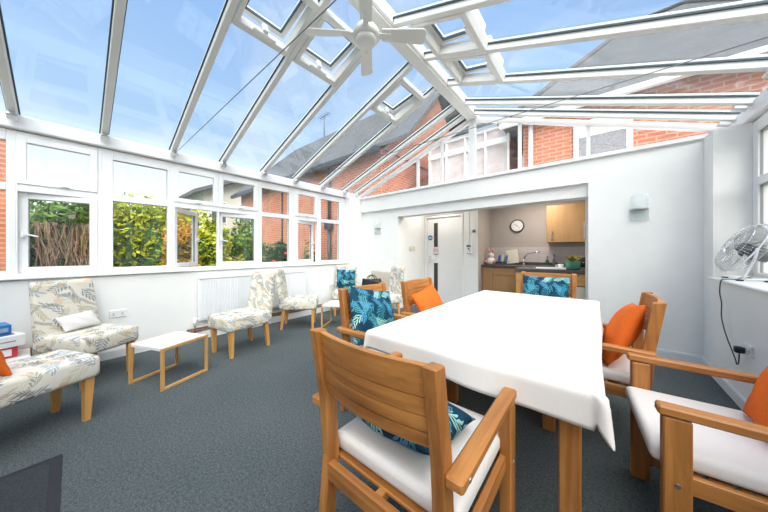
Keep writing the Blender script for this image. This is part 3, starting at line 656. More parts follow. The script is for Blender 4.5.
# ------------------------------------------------------------------ dining chairs
def rounded_pad(m, L, W, T, r, crown=.008, loc=(0,0,0)):
    """soft seat pad with rounded front corners"""
    m.box((loc[0], loc[1], loc[2]+T/2), (L, W, T), (0, 0, 0), r, 4)
def make_dining_chair():
    t = thing('dining_chair', (0, 0, 0))
    pw, pd = .042, .055
    for s in (-1, 1):
        y = s*.247
        m = MB()
        prof = [(-.290, 0), (-.262, .25), (-.245, .45), (-.262, .68), (-.306, .948)]
        b = bmesh.new(); rings = []
        for (x, z) in prof:
            rings.append([b.verts.new((x+dx, y+dy, z+(.006 if (z > .9 and dx < 0) else 0))) for dx, dy in ((-pd/2, -pw/2), (pd/2, -pw/2), (pd/2, pw/2), (-pd/2, pw/2))])
        for a, c in zip(rings, rings[1:]):
            for k in range(4): b.faces.new((a[k], a[(k+1) % 4], c[(k+1) % 4], c[k]))
        b.faces.new(rings[0][::-1]); b.faces.new(rings[-1]); bmesh.ops.bevel(b, geom=[e for e in b.edges], offset=.004, segments=1, affect='EDGES')
        m._add(b); m.build('rear_leg', 'woodz', t)
        m = MB(); m.box((.235, s*.290, .318), (.075, .048, .635), (0, 0, 0), .005); fl = m.build('front_leg', 'woodz', t)
        MB().cyl((.235, s*.315, .395), .008, .004, (R(90), 0, 0), 10).build('bolt', 'steel', fl)
        m = MB(); m.box((0, s*.293, .653), (.575, .052, .036), (0, R(-1.0), 0), .007); ar = m.build('armrest', 'woodx', t)
        MB().cyl((-.24, s*.320, .648), .007, .004, (R(90), 0, 0), 10).build('bolt', 'steel', ar)
        m = MB(); m.box((-.01, s*.282, .397), (.47, .024, .066), (0, 0, 0), .004); m.build('side_rail', 'woodx', t)
    MB().box((-.262, 0, .397), (.028, .454, .07), (0, 0, 0), .004).build('rear_rail', 'woody', t)
    MB().box((.235, 0, .397), (.026, .522, .066), (0, 0, 0), .004).build('front_rail', 'woody', t)
    MB().box((0, 0, .402), (.50, .03, .035), (0, 0, 0), .003).build('seat_bearer', 'woodx', t)
    for i in range(6):
        MB().box((-.185+i*.075, 0, .415), (.062, .50, .014), (0, 0, 0), .003).build('seat_slat', 'woody', t)
    # curved back slats
    zs = [(.856, .946), (.800, .852), (.752, .796), (.706, .747)]
    for z0, z1 in zs:
        zc = (z0+z1)/2; x0 = -.262-(zc-.68)/(.935-.68)*.040
        def fn(u, v, z0=z0, z1=z1, x0=x0):
            y = -.228+.456*u; dx = -.030*(1-(y/.228)**2)
            v4 = v*4; th = .011
            lean = -(.040/.255)
            if v4 < 1: z, x = z0+(z1-z0)*v4, th
            elif v4 < 2: z, x = z1, th-2*th*(v4-1)
            elif v4 < 3: z, x = z1-(z1-z0)*(v4-2), -th
            else: z, x = z0, -th+2*th*(v4-3)
            return Vector((x0+dx+x+lean*(z-(z0+z1)/2), y, z))
        m = MB(); m.grid(fn, 14, 4, False); bm = m.bm
        bmesh.ops.remove_doubles(bm, verts=bm.verts[:], dist=1e-5); bmesh.ops.recalc_face_normals(bm, faces=bm.faces[:])
        m.build('back_slat', 'woody', t)
    m = MB(); rounded_pad(m, .51, .545, .072, .026); m.build('seat_cushion', 'seatpad', t, (.045, 0, .432))
    return t
chair0 = make_dining_chair()
CH = [(-.578, .907, 90, 1, 'wooden dining armchair in the foreground with its slatted back to the viewer'),
      (-1.255, 1.605, 0, 1, 'wooden dining armchair left of the table holding a large teal leaf cushion'),
      (-1.165, 2.32, 0, 1, 'wooden dining armchair on the far left of the table with an orange cushion'),
      (.435, 1.735, 184.3, 1, 'wooden dining armchair nearest on the right, cut off by the right edge'),
      (-.03, 2.42, 180, 1, 'wooden dining armchair right of the table by the white panel, orange cushion leaning inside'),
      (-.465, 3.30, 270, 1.04, 'wooden dining armchair at the kitchen end of the table with a blue leaf cushion')]
chairs = []
for i, (x, y, rz, sc, lb) in enumerate(CH):
    c = chair0 if i == 0 else dup(chair0)
    c.location = (x, y, 0); c.rotation_euler = (0, 0, R(rz)); c.scale = (sc, sc, sc); tag(c, lb, 'chair', 'slatted dining armchairs'); chairs.append(c)

# ------------------------------------------------------------------ table and cloth
TX0, TX1, TY0, TY1, TZ = -1.115, -.005, 1.20, 3.36, .748
tb = thing('dining_table', ((TX0+TX1)/2, (TY0+TY1)/2, 0), 0, 'large wooden dining table under the white cloth', 'table')
hx, hy = (TX1-TX0)/2-.01, (TY1-TY0)/2-.01
MB().b2(-hx, hx, -hy, hy, .715, TZ-.004, .005).build('tabletop', 'woody', tb)
MB().b2(-hx+.09, hx-.09, -hy+.10, -hy+.125, .69, .715).b2(-hx+.09, hx-.09, hy-.125, hy-.10, .69, .715).b2(-hx+.10, -hx+.125, -hy+.1, hy-.1, .69, .715).b2(hx-.125, hx-.10, -hy+.1, hy-.1, .69, .715).build('apron', 'woodx', tb)
for sx in (-1, 1):
    for sy in (-1, 1): MB().box((sx*(hx-.075), sy*(hy-.13), .357), (.075, .075, .714), (0, 0, 0), .005).build('leg', 'woodz', tb)
def cloth_pt(px, py):
    hx, hy = (TX1-TX0)/2, (TY1-TY0)/2
    dx = max(0, abs(px)-hx); dy = max(0, abs(py)-hy); sx = 1 if px > 0 else -1; sy = 1 if py > 0 else -1
    r = .022
    def roll(d):   # over a rounded edge then down
        if d < r*1.57: a = d/r; return r*math.sin(a), -r*(1-math.cos(a))
        return r+.045*(d-r*1.57), -(r+(d-r*1.57)*.995)
    x = max(-hx, min(hx, px)); y = max(-hy, min(hy, py))
    if dx == 0 and dy == 0:
        return Vector((px, py, TZ+.0015*math.sin(px*7+1.3)*math.sin(py*5)))
    if dx > 0 and dy > 0:
        ph = math.atan2(dy, dx); rr = min(math.hypot(dx, dy), .140+.02*math.sin(3*ph)); o, z = roll(rr)
        o += .10*rr*math.sin(2*ph)**2
        if sx > 0 and sy < 0: z *= 1.0+.18*math.sin(2*ph); o += .02*math.sin(2*ph)
        return Vector((x+sx*o*math.cos(ph), y+sy*o*math.sin(ph), TZ+z))
    if dx > 0:
        o, z = roll(dx); o += .10*dx*math.sin(py*4.3+1)+.03*dx*math.sin(py*11)
        return Vector((x+sx*o, y, TZ+z))
    o, z = roll(dy); o += .12*dy*math.sin(px*6.5+.6)+.04*dy*math.sin(px*15)
    return Vector((x, y+sy*o, TZ+z))
def cloth_fn(u, v):
    # overhang grows towards the near right corner
    hx, hy = (TX1-TX0)/2, (TY1-TY0)/2
    ovL, ovR = .075+.05*max(0, 1-v*8), .075+.085*max(0, 1-v*6)**1.2
    ovN = .112+.045*u; ovF = .08
    return cloth_pt(-hx-ovL+(2*hx+ovL+ovR)*u, -hy-ovN+(2*hy+ovN+ovF)*v)
cm = MB(); cm.grid(cloth_fn, 110, 150)
tc_ = cm.build('tablecloth', 'cloth', None, ((TX0+TX1)/2, (TY0+TY1)/2, 0)); tag(tc_, 'white cotton tablecloth draped over the dining table', 'tablecloth')
md = tc_.modifiers.new('thick', 'SOLIDIFY'); md.thickness = .0016; md.offset = 1

# ------------------------------------------------------------------ cushions
def pillow(name, w, h, t, mat, loc, rot, label, cat='cushion', plump=.55, sag=0):
    def side(sg):
        def fn(u, v):
            a, b = 2*u-1, 2*v-1
            ex = (max(0, 1-a*a)**plump)*(max(0, 1-b*b)**plump)
            pin = 1-.055*(1-abs(a)**2.2)*(abs(b)**4); pin2 = 1-.055*(1-abs(b)**2.2)*(abs(a)**4)
            return Vector((a*w/2*pin2, b*h/2*pin-sag*(1-a*a)*(b+1)/2, sg*t/2*ex+.006*math.sin(a*7+b*5)*ex))
        return fn
    m = MB(); m.grid(side(1), 26, 26); m.grid(side(-1), 26, 26)
    bmesh.ops.remove_doubles(m.bm, verts=m.bm.verts[:], dist=1e-5); bmesh.ops.recalc_face_normals(m.bm, faces=m.bm.faces[:])
    o = m.build(name, mat, None, loc, rot); return tag(o, label, cat)
def lean(fwd_deg, tilt, roll=0):
    """pillow upright in a chair facing fwd_deg, leaning back by tilt degrees"""
    mt = Matrix.Rotation(R(fwd_deg), 4, 'Z') @ Matrix.Rotation(R(-tilt), 4, 'Y') @ Matrix.Rotation(R(90), 4, 'Y') @ Matrix.Rotation(R(90), 4, 'Z') @ Matrix.Rotation(R(roll), 4, 'Z')
    return mt.to_euler()
pillow('cushion', .49, .46, .14, 'teal', (-1.405, 1.565, .725), lean(0, 24, -13), 'large teal leaf cushion on the dining chair left of the table')
pillow('cushion', .46, .42, .14, 'orange', (-1.29, 2.31, .68), lean(0, 26, 9), 'orange cushion on the far left dining chair')
pillow('cushion', .46, .45, .15, 'orange', (.12, 2.42, .69), lean(180, 24, 8), 'orange cushion leaning in the dining chair by the white panel')
pillow('cushion', .44, .43, .16, 'orange', (.60, 1.73, .70), lean(184, 22, -4), 'orange cushion in the nearest right dining chair at the frame edge')
pillow('cushion', .46, .36, .17, 'teal', (-.615, .88, .59), lean(90, 80, 0), 'dark teal cushion behind the slats of the foreground chair')
pillow('cushion', .47, .40, .12, 'teal', (-.465, 3.42, .765), lean(270, 14, 0), 'blue leaf cushion in the chair at the kitchen end')

# ------------------------------------------------------------------ floral slipper chairs
def make_slip():
    t = thing('slipper_chair', (0, 0, 0))
    m = MB(); m.box((.0, 0, .39), (.54, .47, .165), (0, 0, 0), .035, 4); st = m.build('seat', 'floral', t)
    def fn(u, v):
        # rounded-rectangle loop (u) swept up the back (v)
        a = 2*math.pi*u; c, s = math.cos(a), math.sin(a); k = 7
        rx, ry = .038, .232*(1-.06*v*v)
        x = rx*math.copysign(abs(c)**(2/k), c); y = ry*math.copysign(abs(s)**(2/k), s)
        z = .33+.625*v; x += -.265-.085*v**1.3
        e = 1.0
        if v > .97: e = .72
        return Vector((x*1 if v <= .97 else (x-(-.265-.085*v**1.3))*.5+(-.265-.085*v**1.3), y*(1 if v <= .97 else .96), z))
    m = MB(); m.grid(fn, 44, 24, True, True)
    bmesh.ops.holes_fill(m.bm, edges=[e for e in m.bm.edges if e.is_boundary]); bmesh.ops.recalc_face_normals(m.bm, faces=m.bm.faces[:])
    m.build('backrest', 'floral', t)
    for s in (-1, 1):
        MB().taper((.215, s*.185, .32), (.205, s*.185, 0), (.026, .026), (.017, .017)).build('front_leg', 'legwood', t)
        MB().taper((-.235, s*.185, .32), (-.275, s*.185, 0), (.026, .024), (.017, .017)).build('rear_leg', 'legwood', t)
    return t
sl0 = make_slip()
SL = [(-2.995, -.20, 114, 'floral slipper chair at the lower left, only its seat and two legs in view'),
      (-3.84, .115, 31, 'floral slipper chair under the open window with a small white cushion'),
      (-3.50, 1.35, -80, 'floral slipper chair in front of the radiator facing the low white table'),
      (-3.83, 2.44, 50, 'floral slipper chair at the far end of the radiator turned to the corner'),
      (-3.91, 3.50, -46, 'floral slipper chair in the back corner holding a square teal cushion'),
      (-3.06, 3.62, 245, 'floral slipper chair at the left edge of the hall opening')]
for i, (x, y, a, lb) in enumerate(SL):
    c = sl0 if i == 0 else dup(sl0); c.location = (x, y, 0); c.rotation_euler = (0, 0, R(a)); tag(c, lb, 'chair', 'floral slipper chairs')
def on_slip(i, fx, fy, z):
    x, y, a, _ = SL[i]; a = R(a); return (x+fx*math.cos(a)-fy*math.sin(a), y+fx*math.sin(a)+fy*math.cos(a), z)
pillow('cushion', .38, .36, .12, 'orange', on_slip(0, -.19, .03, .63), lean(114, 26, 6), 'orange cushion on the floral chair at the left frame edge')
pillow('lumbar_cushion', .29, .17, .08, 'stripe', on_slip(1, -.145, -.0, .56), lean(31, 38, 4), 'small white oblong cushion on the floral chair under the window')
pillow('cushion', .40, .40, .11, 'teal', on_slip(4, -.165, 0, .675), lean(-46, 12, 0), 'square teal leaf cushion on the corner floral chair')
# low beige armchair in the corner with a bag
ac = thing('armchair', (-3.66, 4.09, 0), 0, 'low beige woven armchair against the back wall behind a black bag', 'armchair')
MB().box((0, -.05, .33), (.64, .56, .16), (0, 0, 0), .04, 3).build('seat', 'beige', ac); MB().box((0, .27, .58), (.66, .10, .46), (R(-6), 0, 0), .035, 3).build('backrest', 'beige', ac)
for sx in (-1, 1):
    for y in (-.28, .24): MB().taper((sx*.27, y, .27), (sx*.28, y*1.03, 0), (.024, .024), (.016, .016)).build('leg', 'legwood', ac)
hb_ = thing('handbag', (-3.68, 4.03, .41), R(20), 'black leather handbag lying on the low beige armchair', 'bag')
def bagf(u, v):
    a = 2*math.pi*u; z = .24*v; k = 1-.25*v; return Vector((.23*math.copysign(abs(math.cos(a))**.6, math.cos(a))*(1-.10*v), .10*math.copysign(abs(math.sin(a))**.7, math.sin(a))*k, z+.02*math.sin(a*2)*v))
m = MB(); m.grid(bagf, 32, 8, True, True); bmesh.ops.holes_fill(m.bm, edges=[e for e in m.bm.edges if e.is_boundary]); m.build('body', 'bag', hb_)
for s in (-1, 1): MB().tube([(-.09, s*.05, .22)]+[(.09*-math.cos(math.pi*i/8), s*.05, .24+.09*math.sin(math.pi*i/8)) for i in range(1, 8)]+[(.09, s*.05, .22)], .009, 8).build('strap', 'bag', hb_)

# ------------------------------------------------------------------ low white tables
def make_low():
    t = thing('coffee_table', (0, 0, 0))
    MB().b2(-.215, .215, -.205, .205, .348, .378, .003).build('tabletop', 'tabletop', t)
    for s in (-1, 1):
        m = MB(); x = s*.214
        m.b2(x-.011, x+.011, -.218, .218, .356, .378, .002)
        m.b2(x-.011, x+.011, -.218, -.192, 0, .356, .002); m.b2(x-.011, x+.011, .192, .218, 0, .356, .002); m.b2(x-.011, x+.011, -.192, .192, 0, .024, .002)
        m.build('sled_leg', 'oakz', t)
    return t
lt0 = make_low()
lt0.location = (-3.265, .617, 0); lt0.rotation_euler = (0, 0, math.atan2(.159, .383)); tag(lt0, 'low square white table with oak sled legs between the floral chairs', 'table', 'low white tables')
c = dup(lt0); c.location = (-3.36, 2.86, 0); c.rotation_euler = (0, 0, R(30)); tag(c, 'low white table in the back half of the room behind the teal cushion chair', 'table', 'low white tables')
c = dup(lt0); c.location = (-4.10, -.46, 0); c.rotation_euler = (0, 0, R(4)); c.scale = (1, 1, .78); tag(c, 'low white table at the left frame edge carrying stacked game boxes', 'table', 'low white tables')
# game boxes
def game(z, w, d, h, rz, mats, label, dx=0, dy=0):
    g = thing('game_box', (-4.14+dx, -.475+dy, z-.083), R(rz), label, 'box', 'stacked board game boxes')
    MB().b2(-w/2, w/2, -d/2, d/2, 0, h*.5, .002).build('tray', mats[0], g); ld = MB().b2(-w/2-.003, w/2+.003, -d/2-.003, d/2+.003, h*.15, h, .003).build('lid', mats[1], g)
    return ld, w, d, h
ld, w_, d_, h_ = game(.379, .26, .26, .10, 12, ('red', 'red'), 'red game box at the bottom of the stack with a white label', .0, .0)
MB().b2(w_/2+.003, w_/2+.006, .02, .10, .02, .08).build('white_label', 'paper', ld)
ld, w_, d_, h_ = game(.480, .32, .30, .10, 20, ('paper', 'paper'), 'white and purple puzzle box in the middle of the stack', .01, .0)
MB().b2(-.16, .12, -.14, .11, h_, h_+.002).build('cover_picture', 'purple', ld); MB().b2(w_/2+.003, w_/2+.005, -.10, .10, .045, .055).build('cover_lettering', 'curtain', ld)
ld, w_, d_, h_ = game(.582, .20, .15, .085, 14, ('blueb', 'blueb'), 'small bright blue box on top of the stack', -.03, .02)
MB().b2(w_/2+.003, w_/2+.005, -.06, .06, .025, .06).build('cover_lettering', 'lampglass', ld)

# ------------------------------------------------------------------ floor mat
mt_ = thing('floor_mat', (-1.93, -.50, 0), 0, 'charcoal entrance mat with black rubber border at the lower left', 'mat')
MB().b2(-.555, .555, -.42, .415, .001, .008).build('pile', 'mat', mt_)
MB().b2(-.60, -.555, -.46, .46, 0, .006).b2(.555, .60, -.46, .46, 0, .006).b2(-.555, .555, .415, .46, 0, .006).b2(-.555, .555, -.46, -.42, 0, .006).build('border', 'matedge', mt_)

# ------------------------------------------------------------------ ceiling fan
cf = thing('ceiling_fan', (XC, 1.77, 3.26), 0, 'cream four bladed ceiling fan hanging from the ridge', 'ceiling fan')
MB().lathe([(.02, -.055), (.075, -.05), (.098, -.03), (.10, -.005)], seg=32).build('hub_cap', 'cream', cf)
MB().lathe([(.10, -.005), (.122, .0), (.125, .05), (.10, .09), (.03, .11)], seg=32).build('motor', 'cream', cf)
MB().cyl((0, 0, .19), .016, .22, seg=14).lathe([(.025, .22), (.06, .27)], seg=20).build('down_rod', 'cream', cf)
for i in range(4):
    a = math.radians(39.67)+i*math.pi/2+R(3); rt = Euler((0, 0, a)).to_matrix()
    m = MB()
    m.box((.17, 0, .035), (.12, .05, .012), (0, 0, 0), .003)
    b = bmesh.new(); vs = []
    for (x, y) in ((.15, -.05), (.54, -.068), (.565, -.05), (.565, .05), (.54, .068), (.15, .05)): vs.append((x, y))
    m.poly([(x, y, .035-y*.30) for x, y in vs], (0, 0, .008)); b.free()
    o = m.build('blade', 'cream', cf, (0, 0, 0), (0, 0, a))

# ------------------------------------------------------------------ floor fan on the sill
ax = Vector((-.86, -.05, .47)).normalized()
sf = thing('desk_fan', (1.0, 3.86, .99), 0, 'chrome wire fan tilted upwards on the right window sill', 'fan')
zc = Vector((.0, -.03, .285)); u_ = Vector((0, 1, 0)); u_ = (u_-ax*u_.dot(ax)).normalized(); v_ = ax.cross(u_)
def circ(r, off, n=40): return [zc+ax*off+u_*r*math.cos(2*math.pi*k/n)+v_*r*math.sin(2*math.pi*k/n) for k in range(n)]
RF = .232
m = MB()
for r, off in ((RF, .0), (RF*.86, .058), (RF*.62, .075), (RF*.38, .082), (RF*.18, .085)): m.tube(circ(r, off), .0022, 5, True)
for k in range(56):
    a = 2*math.pi*k/56; d = u_*math.cos(a)+v_*math.sin(a); m.tube([zc+d*RF, zc+d*RF*.93+ax*.04, zc+d*RF*.8+ax*.064, zc+d*RF*.18+ax*.085], .0013, 4)
m.build('front_guard', 'chrome', sf)
m = MB()
for r, off in ((RF, -.006), (RF*.88, -.06), (RF*.55, -.075), (RF*.3, -.08)): m.tube(circ(r, off), .0022, 5, True)
for k in range(56):
    a = 2*math.pi*k/56; d = u_*math.cos(a)+v_*math.sin(a); m.tube([zc+d*RF-ax*.006, zc+d*RF*.94-ax*.045, zc+d*RF*.8-ax*.065, zc+d*RF*.25-ax*.08], .0013, 4)
m.build('rear_guard', 'chrome', sf)
m = MB(); m.tube(circ(RF+.004, -.003), .006, 8, True); m.build('rim_band', 'whitemetal', sf)
mrot = ax.to_track_quat('Z', 'Y').to_euler()
MB().lathe([(.03, -.17), (.058, -.16), (.062, -.08), (.05, -.045)], zc, mrot, 20).build('motor', 'greyplastic', sf)
MB().lathe([(.02, -.045), (.038, -.04), (.036, .03), (.015, .045)], zc, mrot, 18).build('blade_hub', 'greyplastic', sf)
for i in range(3):
    def bl(u, v, i=i):
        a = 2*math.pi*i/3+(u-.5)*1.15*(.5+.5*v); r = .036+(RF-.055)*v
        return zc+(u_*math.cos(a)+v_*math.sin(a))*r+ax*(-.03+.06*u)*(1-.3*v)
    m = MB(); m.grid(bl, 8, 8); o = m.build('blade', 'steel', sf); sd = o.modifiers.new('t', 'SOLIDIFY'); sd.thickness = .002
m = MB()
for s in (-1, 1): m.tube([zc+u_*s*(RF+.006), (.01, s*.215, .19), (-.03, s*.19, .06), (-.06, s*.17, .016), (.10, s*.17, .016)], .010, 8)
m.tube([(.10, -.17, .016), (.10, .17, .016)], .010, 8); m.build('stand', 'whitemetal', sf)
for x, s in ((-.055, -1), (-.055, 1), (.09, -1), (.09, 1)): MB().b2(x-.02, x+.02, s*.17-.014, s*.17+.014, 0, .012, .003).build('foot', 'black', sf)
cbl = thing('power_cable', (XR, 3.35, .49), 0, 'black cable and plug from the chrome fan down to the right wall socket', 'cable')
# path in world coordinates minus the thing's origin
wp = [(1.0, 3.72, 1.02), (.94, 3.70, 1.003), (.875, 3.69, 1.001), (.845, 3.69, .985), (.84, 3.70, .88), (.855, 3.72, .78), (.85, 3.70, .66), (.86, 3.64, .52), (.868, 3.48, .37), (.868, 3.44, .33), (.866, 3.40, .36), (.855, 3.345, .43), (.85, 3.325, .46)]
def smooth_path(p, n=4):
    out = []; p = [Vector(q) for q in p]
    for i in range(len(p)-1):
        a, b, c, d = p[max(i-1, 0)], p[i], p[i+1], p[min(i+2, len(p)-1)]
        for k in range(n):
            t = k/n; out.append(.5*((2*b)+(c-a)*t+(2*a-5*b+4*c-d)*t*t+(3*b-a-3*c+d)*t**3))
    return out+[p[-1]]
og = Vector(cbl.location)
MB().tube([q-og for q in smooth_path(wp)], .0042, 7).build('wire', 'black', cbl)
MB().box((-.040, -.024, -.012), (.05, .045, .05), (0, 0, 0), .010, 2).build('plug', 'black', cbl)

# ------------------------------------------------------------------ outside
struct(MB().b2(-40, 40, -30, 40, -.25, -.13).build('ground', 'lawn'))
def leaf_mesh(dims, n, size, jag=.18, seed=0, box=False):
    rnd = random.Random(seed); bm = bmesh.new()
    for i in range(n):
        if box:
            x, y, z = rnd.uniform(-1, 1), rnd.uniform(-1, 1), rnd.uniform(0, 1)
            k = rnd.random()
            if k < .65: x = rnd.choice((-1, 1, 1))*rnd.uniform(.75, 1.05)
            elif k < .9: z = rnd.uniform(.85, 1.06)
            p = Vector((x*dims[0], y*dims[1], z*dims[2]))
            p += Vector((rnd.gauss(0, .07), rnd.gauss(0, .07), rnd.gauss(0, .07)))
        else:
            d = Vector((rnd.gauss(0, 1), rnd.gauss(0, 1), rnd.gauss(0, 1))).normalized()
            lump = 1+jag*(math.sin(d.x*5+seed)*math.sin(d.y*6+1+seed)+.6*math.sin(d.z*9+seed*2))
            rr = lump*rnd.uniform(.72, 1.05); p = Vector((d.x*dims[0]*rr, d.y*dims[1]*rr, dims[2]*(1+d.z*rr)))
            if p.z < 0: p.z = abs(p.z)*.3
        s = size*rnd.uniform(.6, 1.3); n_ = Vector((rnd.gauss(0, 1), rnd.gauss(0, 1), rnd.gauss(.4, 1))).normalized()
        a = n_.orthogonal().normalized(); a = (Matrix.Rotation(rnd.uniform(0, 6.28), 3, n_) @ a); b = n_.cross(a)
        vs = [bm.verts.new(p+a*s), bm.verts.new(p+b*s*.45+n_*s*.1), bm.verts.new(p-a*s), bm.verts.new(p-b*s*.45+n_*s*.1)]
        bm.faces.new(vs)
    return bm
def bush(name, loc, dims, mat, n, size, label, cat='bush', seed=1, box=False, flowers=None, group=None):
    t = thing(name, loc, 0, label, cat, group)
    m = MB(); m.bm.free(); m.bm = leaf_mesh(dims, n, size, .18, seed, box); m.build('foliage', mat, t)
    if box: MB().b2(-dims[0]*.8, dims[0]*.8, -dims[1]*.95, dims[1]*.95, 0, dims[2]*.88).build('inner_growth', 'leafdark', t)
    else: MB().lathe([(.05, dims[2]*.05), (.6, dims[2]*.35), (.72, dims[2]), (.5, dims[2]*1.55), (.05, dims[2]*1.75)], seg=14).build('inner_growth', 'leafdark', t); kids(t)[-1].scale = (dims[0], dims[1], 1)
    st = MB()
    for k in range(5): st.tube([(.08*math.cos(k*1.3), .08*math.sin(k*1.3), 0), (.25*math.cos(k*1.3)*dims[0], .25*math.sin(k*1.3)*dims[1], dims[2]*.5)], .02, 6)
    st.build('stem', 'twig', t)
    if flowers:
        fm, cnt, sz = flowers; rnd = random.Random(seed+5)
        for i in range(cnt):
            d = Vector((rnd.uniform(.2, 1), rnd.uniform(-1, .6), rnd.uniform(-.2, .9))).normalized()
            MB().lathe([(.005, -sz), (sz*.9, -.3*sz), (sz, .2*sz), (.4*sz, .7*sz)], (d.x*dims[0]*1.05, d.y*dims[1]*1.05, dims[2]*(1+d.z)), seg=9).build('flower', fm, t)
    return t
# hedges along the left boundary
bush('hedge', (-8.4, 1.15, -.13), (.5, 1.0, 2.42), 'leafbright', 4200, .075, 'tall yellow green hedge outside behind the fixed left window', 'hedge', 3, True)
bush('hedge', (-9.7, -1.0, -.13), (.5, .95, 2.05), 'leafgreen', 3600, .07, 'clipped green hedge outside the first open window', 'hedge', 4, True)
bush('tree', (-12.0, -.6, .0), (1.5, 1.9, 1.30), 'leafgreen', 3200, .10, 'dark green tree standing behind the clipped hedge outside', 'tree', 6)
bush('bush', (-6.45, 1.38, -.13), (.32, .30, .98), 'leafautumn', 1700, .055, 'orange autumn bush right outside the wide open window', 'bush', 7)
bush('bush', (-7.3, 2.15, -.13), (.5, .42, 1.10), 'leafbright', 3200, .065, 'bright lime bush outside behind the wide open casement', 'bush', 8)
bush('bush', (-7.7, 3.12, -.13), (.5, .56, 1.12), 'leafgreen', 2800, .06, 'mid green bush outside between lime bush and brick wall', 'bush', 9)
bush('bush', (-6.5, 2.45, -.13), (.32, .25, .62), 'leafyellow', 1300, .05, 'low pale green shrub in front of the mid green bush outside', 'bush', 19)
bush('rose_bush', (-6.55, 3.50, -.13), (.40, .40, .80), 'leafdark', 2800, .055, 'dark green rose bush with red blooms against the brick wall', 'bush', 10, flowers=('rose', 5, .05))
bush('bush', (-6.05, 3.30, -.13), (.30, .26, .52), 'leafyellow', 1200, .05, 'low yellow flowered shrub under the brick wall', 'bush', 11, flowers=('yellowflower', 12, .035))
bush('rose_bush', (-5.85, 3.98, -.13), (.25, .22, .78), 'leafgreen', 900, .045, 'thin rose bush with pink blooms by the corner window', 'bush', 12, flowers=('rosepink', 8, .05))
# dry climber on a post
vn = thing('dry_climber', (-7.3, -.02, -.13), 0, 'tangle of bare brown climber stems outside the first open window', 'climber')
rnd = random.Random(3); m = MB()
for k in range(120):
    y = rnd.uniform(-.38, .42); x = rnd.uniform(-.1, .15); pts = []
    for q in range(8): pts.append((x+rnd.gauss(0, .05), y*(1+.015*q)+rnd.gauss(0, .035)+.03*math.sin(q+k), .12+q*.25))
    m.tube(pts, .0075, 5)
m.build('stems', 'twig', vn); MB().b2(-.20, -.10, -.05, .05, 0, 2.1).build('post', 'fence', vn)
m = MB(); m.bm.free(); m.bm = leaf_mesh((.35, .34, .2), 400, .06, .2, 31); m.build('leaves', 'leafgreen', vn, (0, 0, 1.85))
fe = thing('garden_fence', (-6.9, .05, -.13), 0, 'low grey board fence outside the first open window', 'fence')
for k in range(9): MB().b2(-.012, .012, -.66+k*.15, -.66+k*.15+.138, .05, 1.0+.01*(k % 2)).build('board', 'fence', fe)
MB().b2(.012, .05, -.66, .68, .25, .32).b2(.012, .05, -.66, .68, .78, .85).build('rail', 'fence', fe)
pl_ = thing('garden_wall', (-7.0, -1.55, -.13), 0, 'orange brick wall end outside at the left frame edge', 'wall')
MB().b2(-1.2, .1, -1.2, .93, 0, 3.4).build('brickwork', 'brick', pl_); MB().b2(.1, .13, .70, .78, 0, 3.4).build('downpipe', 'render', pl_)
# neighbour's gabled house far left
nh = thing('house', (-17.5, 5.6, -.13), 0, 'pale rendered house with dark overhanging roof in the distance', 'house')
MB().poly([(1.5, -1.2, 0), (1.5, 4, 0), (1.5, 4, 4.55), (1.5, 1.4, 5.75), (1.5, -1.2, 4.55)], (-6, 0, 0)).build('walls', 'render', nh)
for q in ([(2.1, -1.75, 4.30), (2.1, 1.4, 5.80), (2.1, 1.4, 5.98), (2.1, -1.75, 4.48)], [(2.1, 4.55, 4.30), (2.1, 1.4, 5.80), (2.1, 1.4, 5.98), (2.1, 4.55, 4.48)]): MB().poly(q, (-7, 0, 0)).build('roof_slope', 'darkroof', nh)
for y in (-.9, .5, 1.9):
    wv = MB().b2(1.5, 1.53, y, y+.8, 2.9, 4.1).build('window', 'upvc', nh); MB().b2(1.53, 1.54, y+.06, y+.37, 2.96, 4.04).build('pane', 'winglass', wv); MB().b2(1.53, 1.54, y+.43, y+.74, 2.96, 4.04).build('pane', 'winglass', wv)
# left brick wing with slate roof
lw = thing('brick_house', (-8.0, 5.2, -.13), 0, 'orange brick wing with grey slate roof seen through the left windows and roof', 'house')
MB().b2(-5.3, 3.6, 0, 6.2, 0, 4.1).build('walls', 'brick', lw)
m = MB(); m.poly([(-5.6, -.25, 4.02), (4.6, -.25, 4.02), (4.1, 3.1, 7.2), (-5.6, 3.1, 7.2)], (0, 0, .09)); m.build('roof_slope', 'slate', lw)
m = MB(); m.poly([(-5.6, 6.45, 4.02), (4.6, 6.45, 4.02), (4.1, 3.1, 7.2), (-5.6, 3.1, 7.2)], (0, 0, .09)); m.build('roof_slope', 'slate', lw)
MB().poly([(3.55, .05, 4.05), (3.55, 6.15, 4.05), (3.55, 3.1, 6.85)], (.05, 0, 0)).build('gable', 'brick', lw)
MB().tube([(1.55, -.10, 0), (1.55, -.10, 2.05)], .055, 10).box((1.55, -.12, 2.2), (.26, .2, .28), (0, 0, 0), .03).tube([(1.55, -.10, 2.3), (1.55, -.10, 4.0)], .05, 10).build('drainpipe', 'darkpipe', lw)
MB().tube([(-1.4, -.04, 0), (-1.4, -.04, 4.0)], .03, 8).build('cable_pipe', 'darkpipe', lw)
MB().b2(-5.6, 3.75, -.36, -.25, 3.90, 4.03).build('gutter', 'darkpipe', lw)
wv = MB().b2(-4.9, -3.5, -.03, .02, 2.2, 3.3).build('window', 'upvc', lw); MB().b2(-4.84, -4.24, -.04, -.03, 2.26, 3.24).build('pane', 'winglass', wv); MB().b2(-4.16, -3.56, -.04, -.03, 2.26, 3.24).build('pane', 'winglass', wv)
an = thing('tv_aerial', (-10.9, 8.3, 7.15), 0, 'thin television aerial on the ridge of the slate roof', 'aerial')
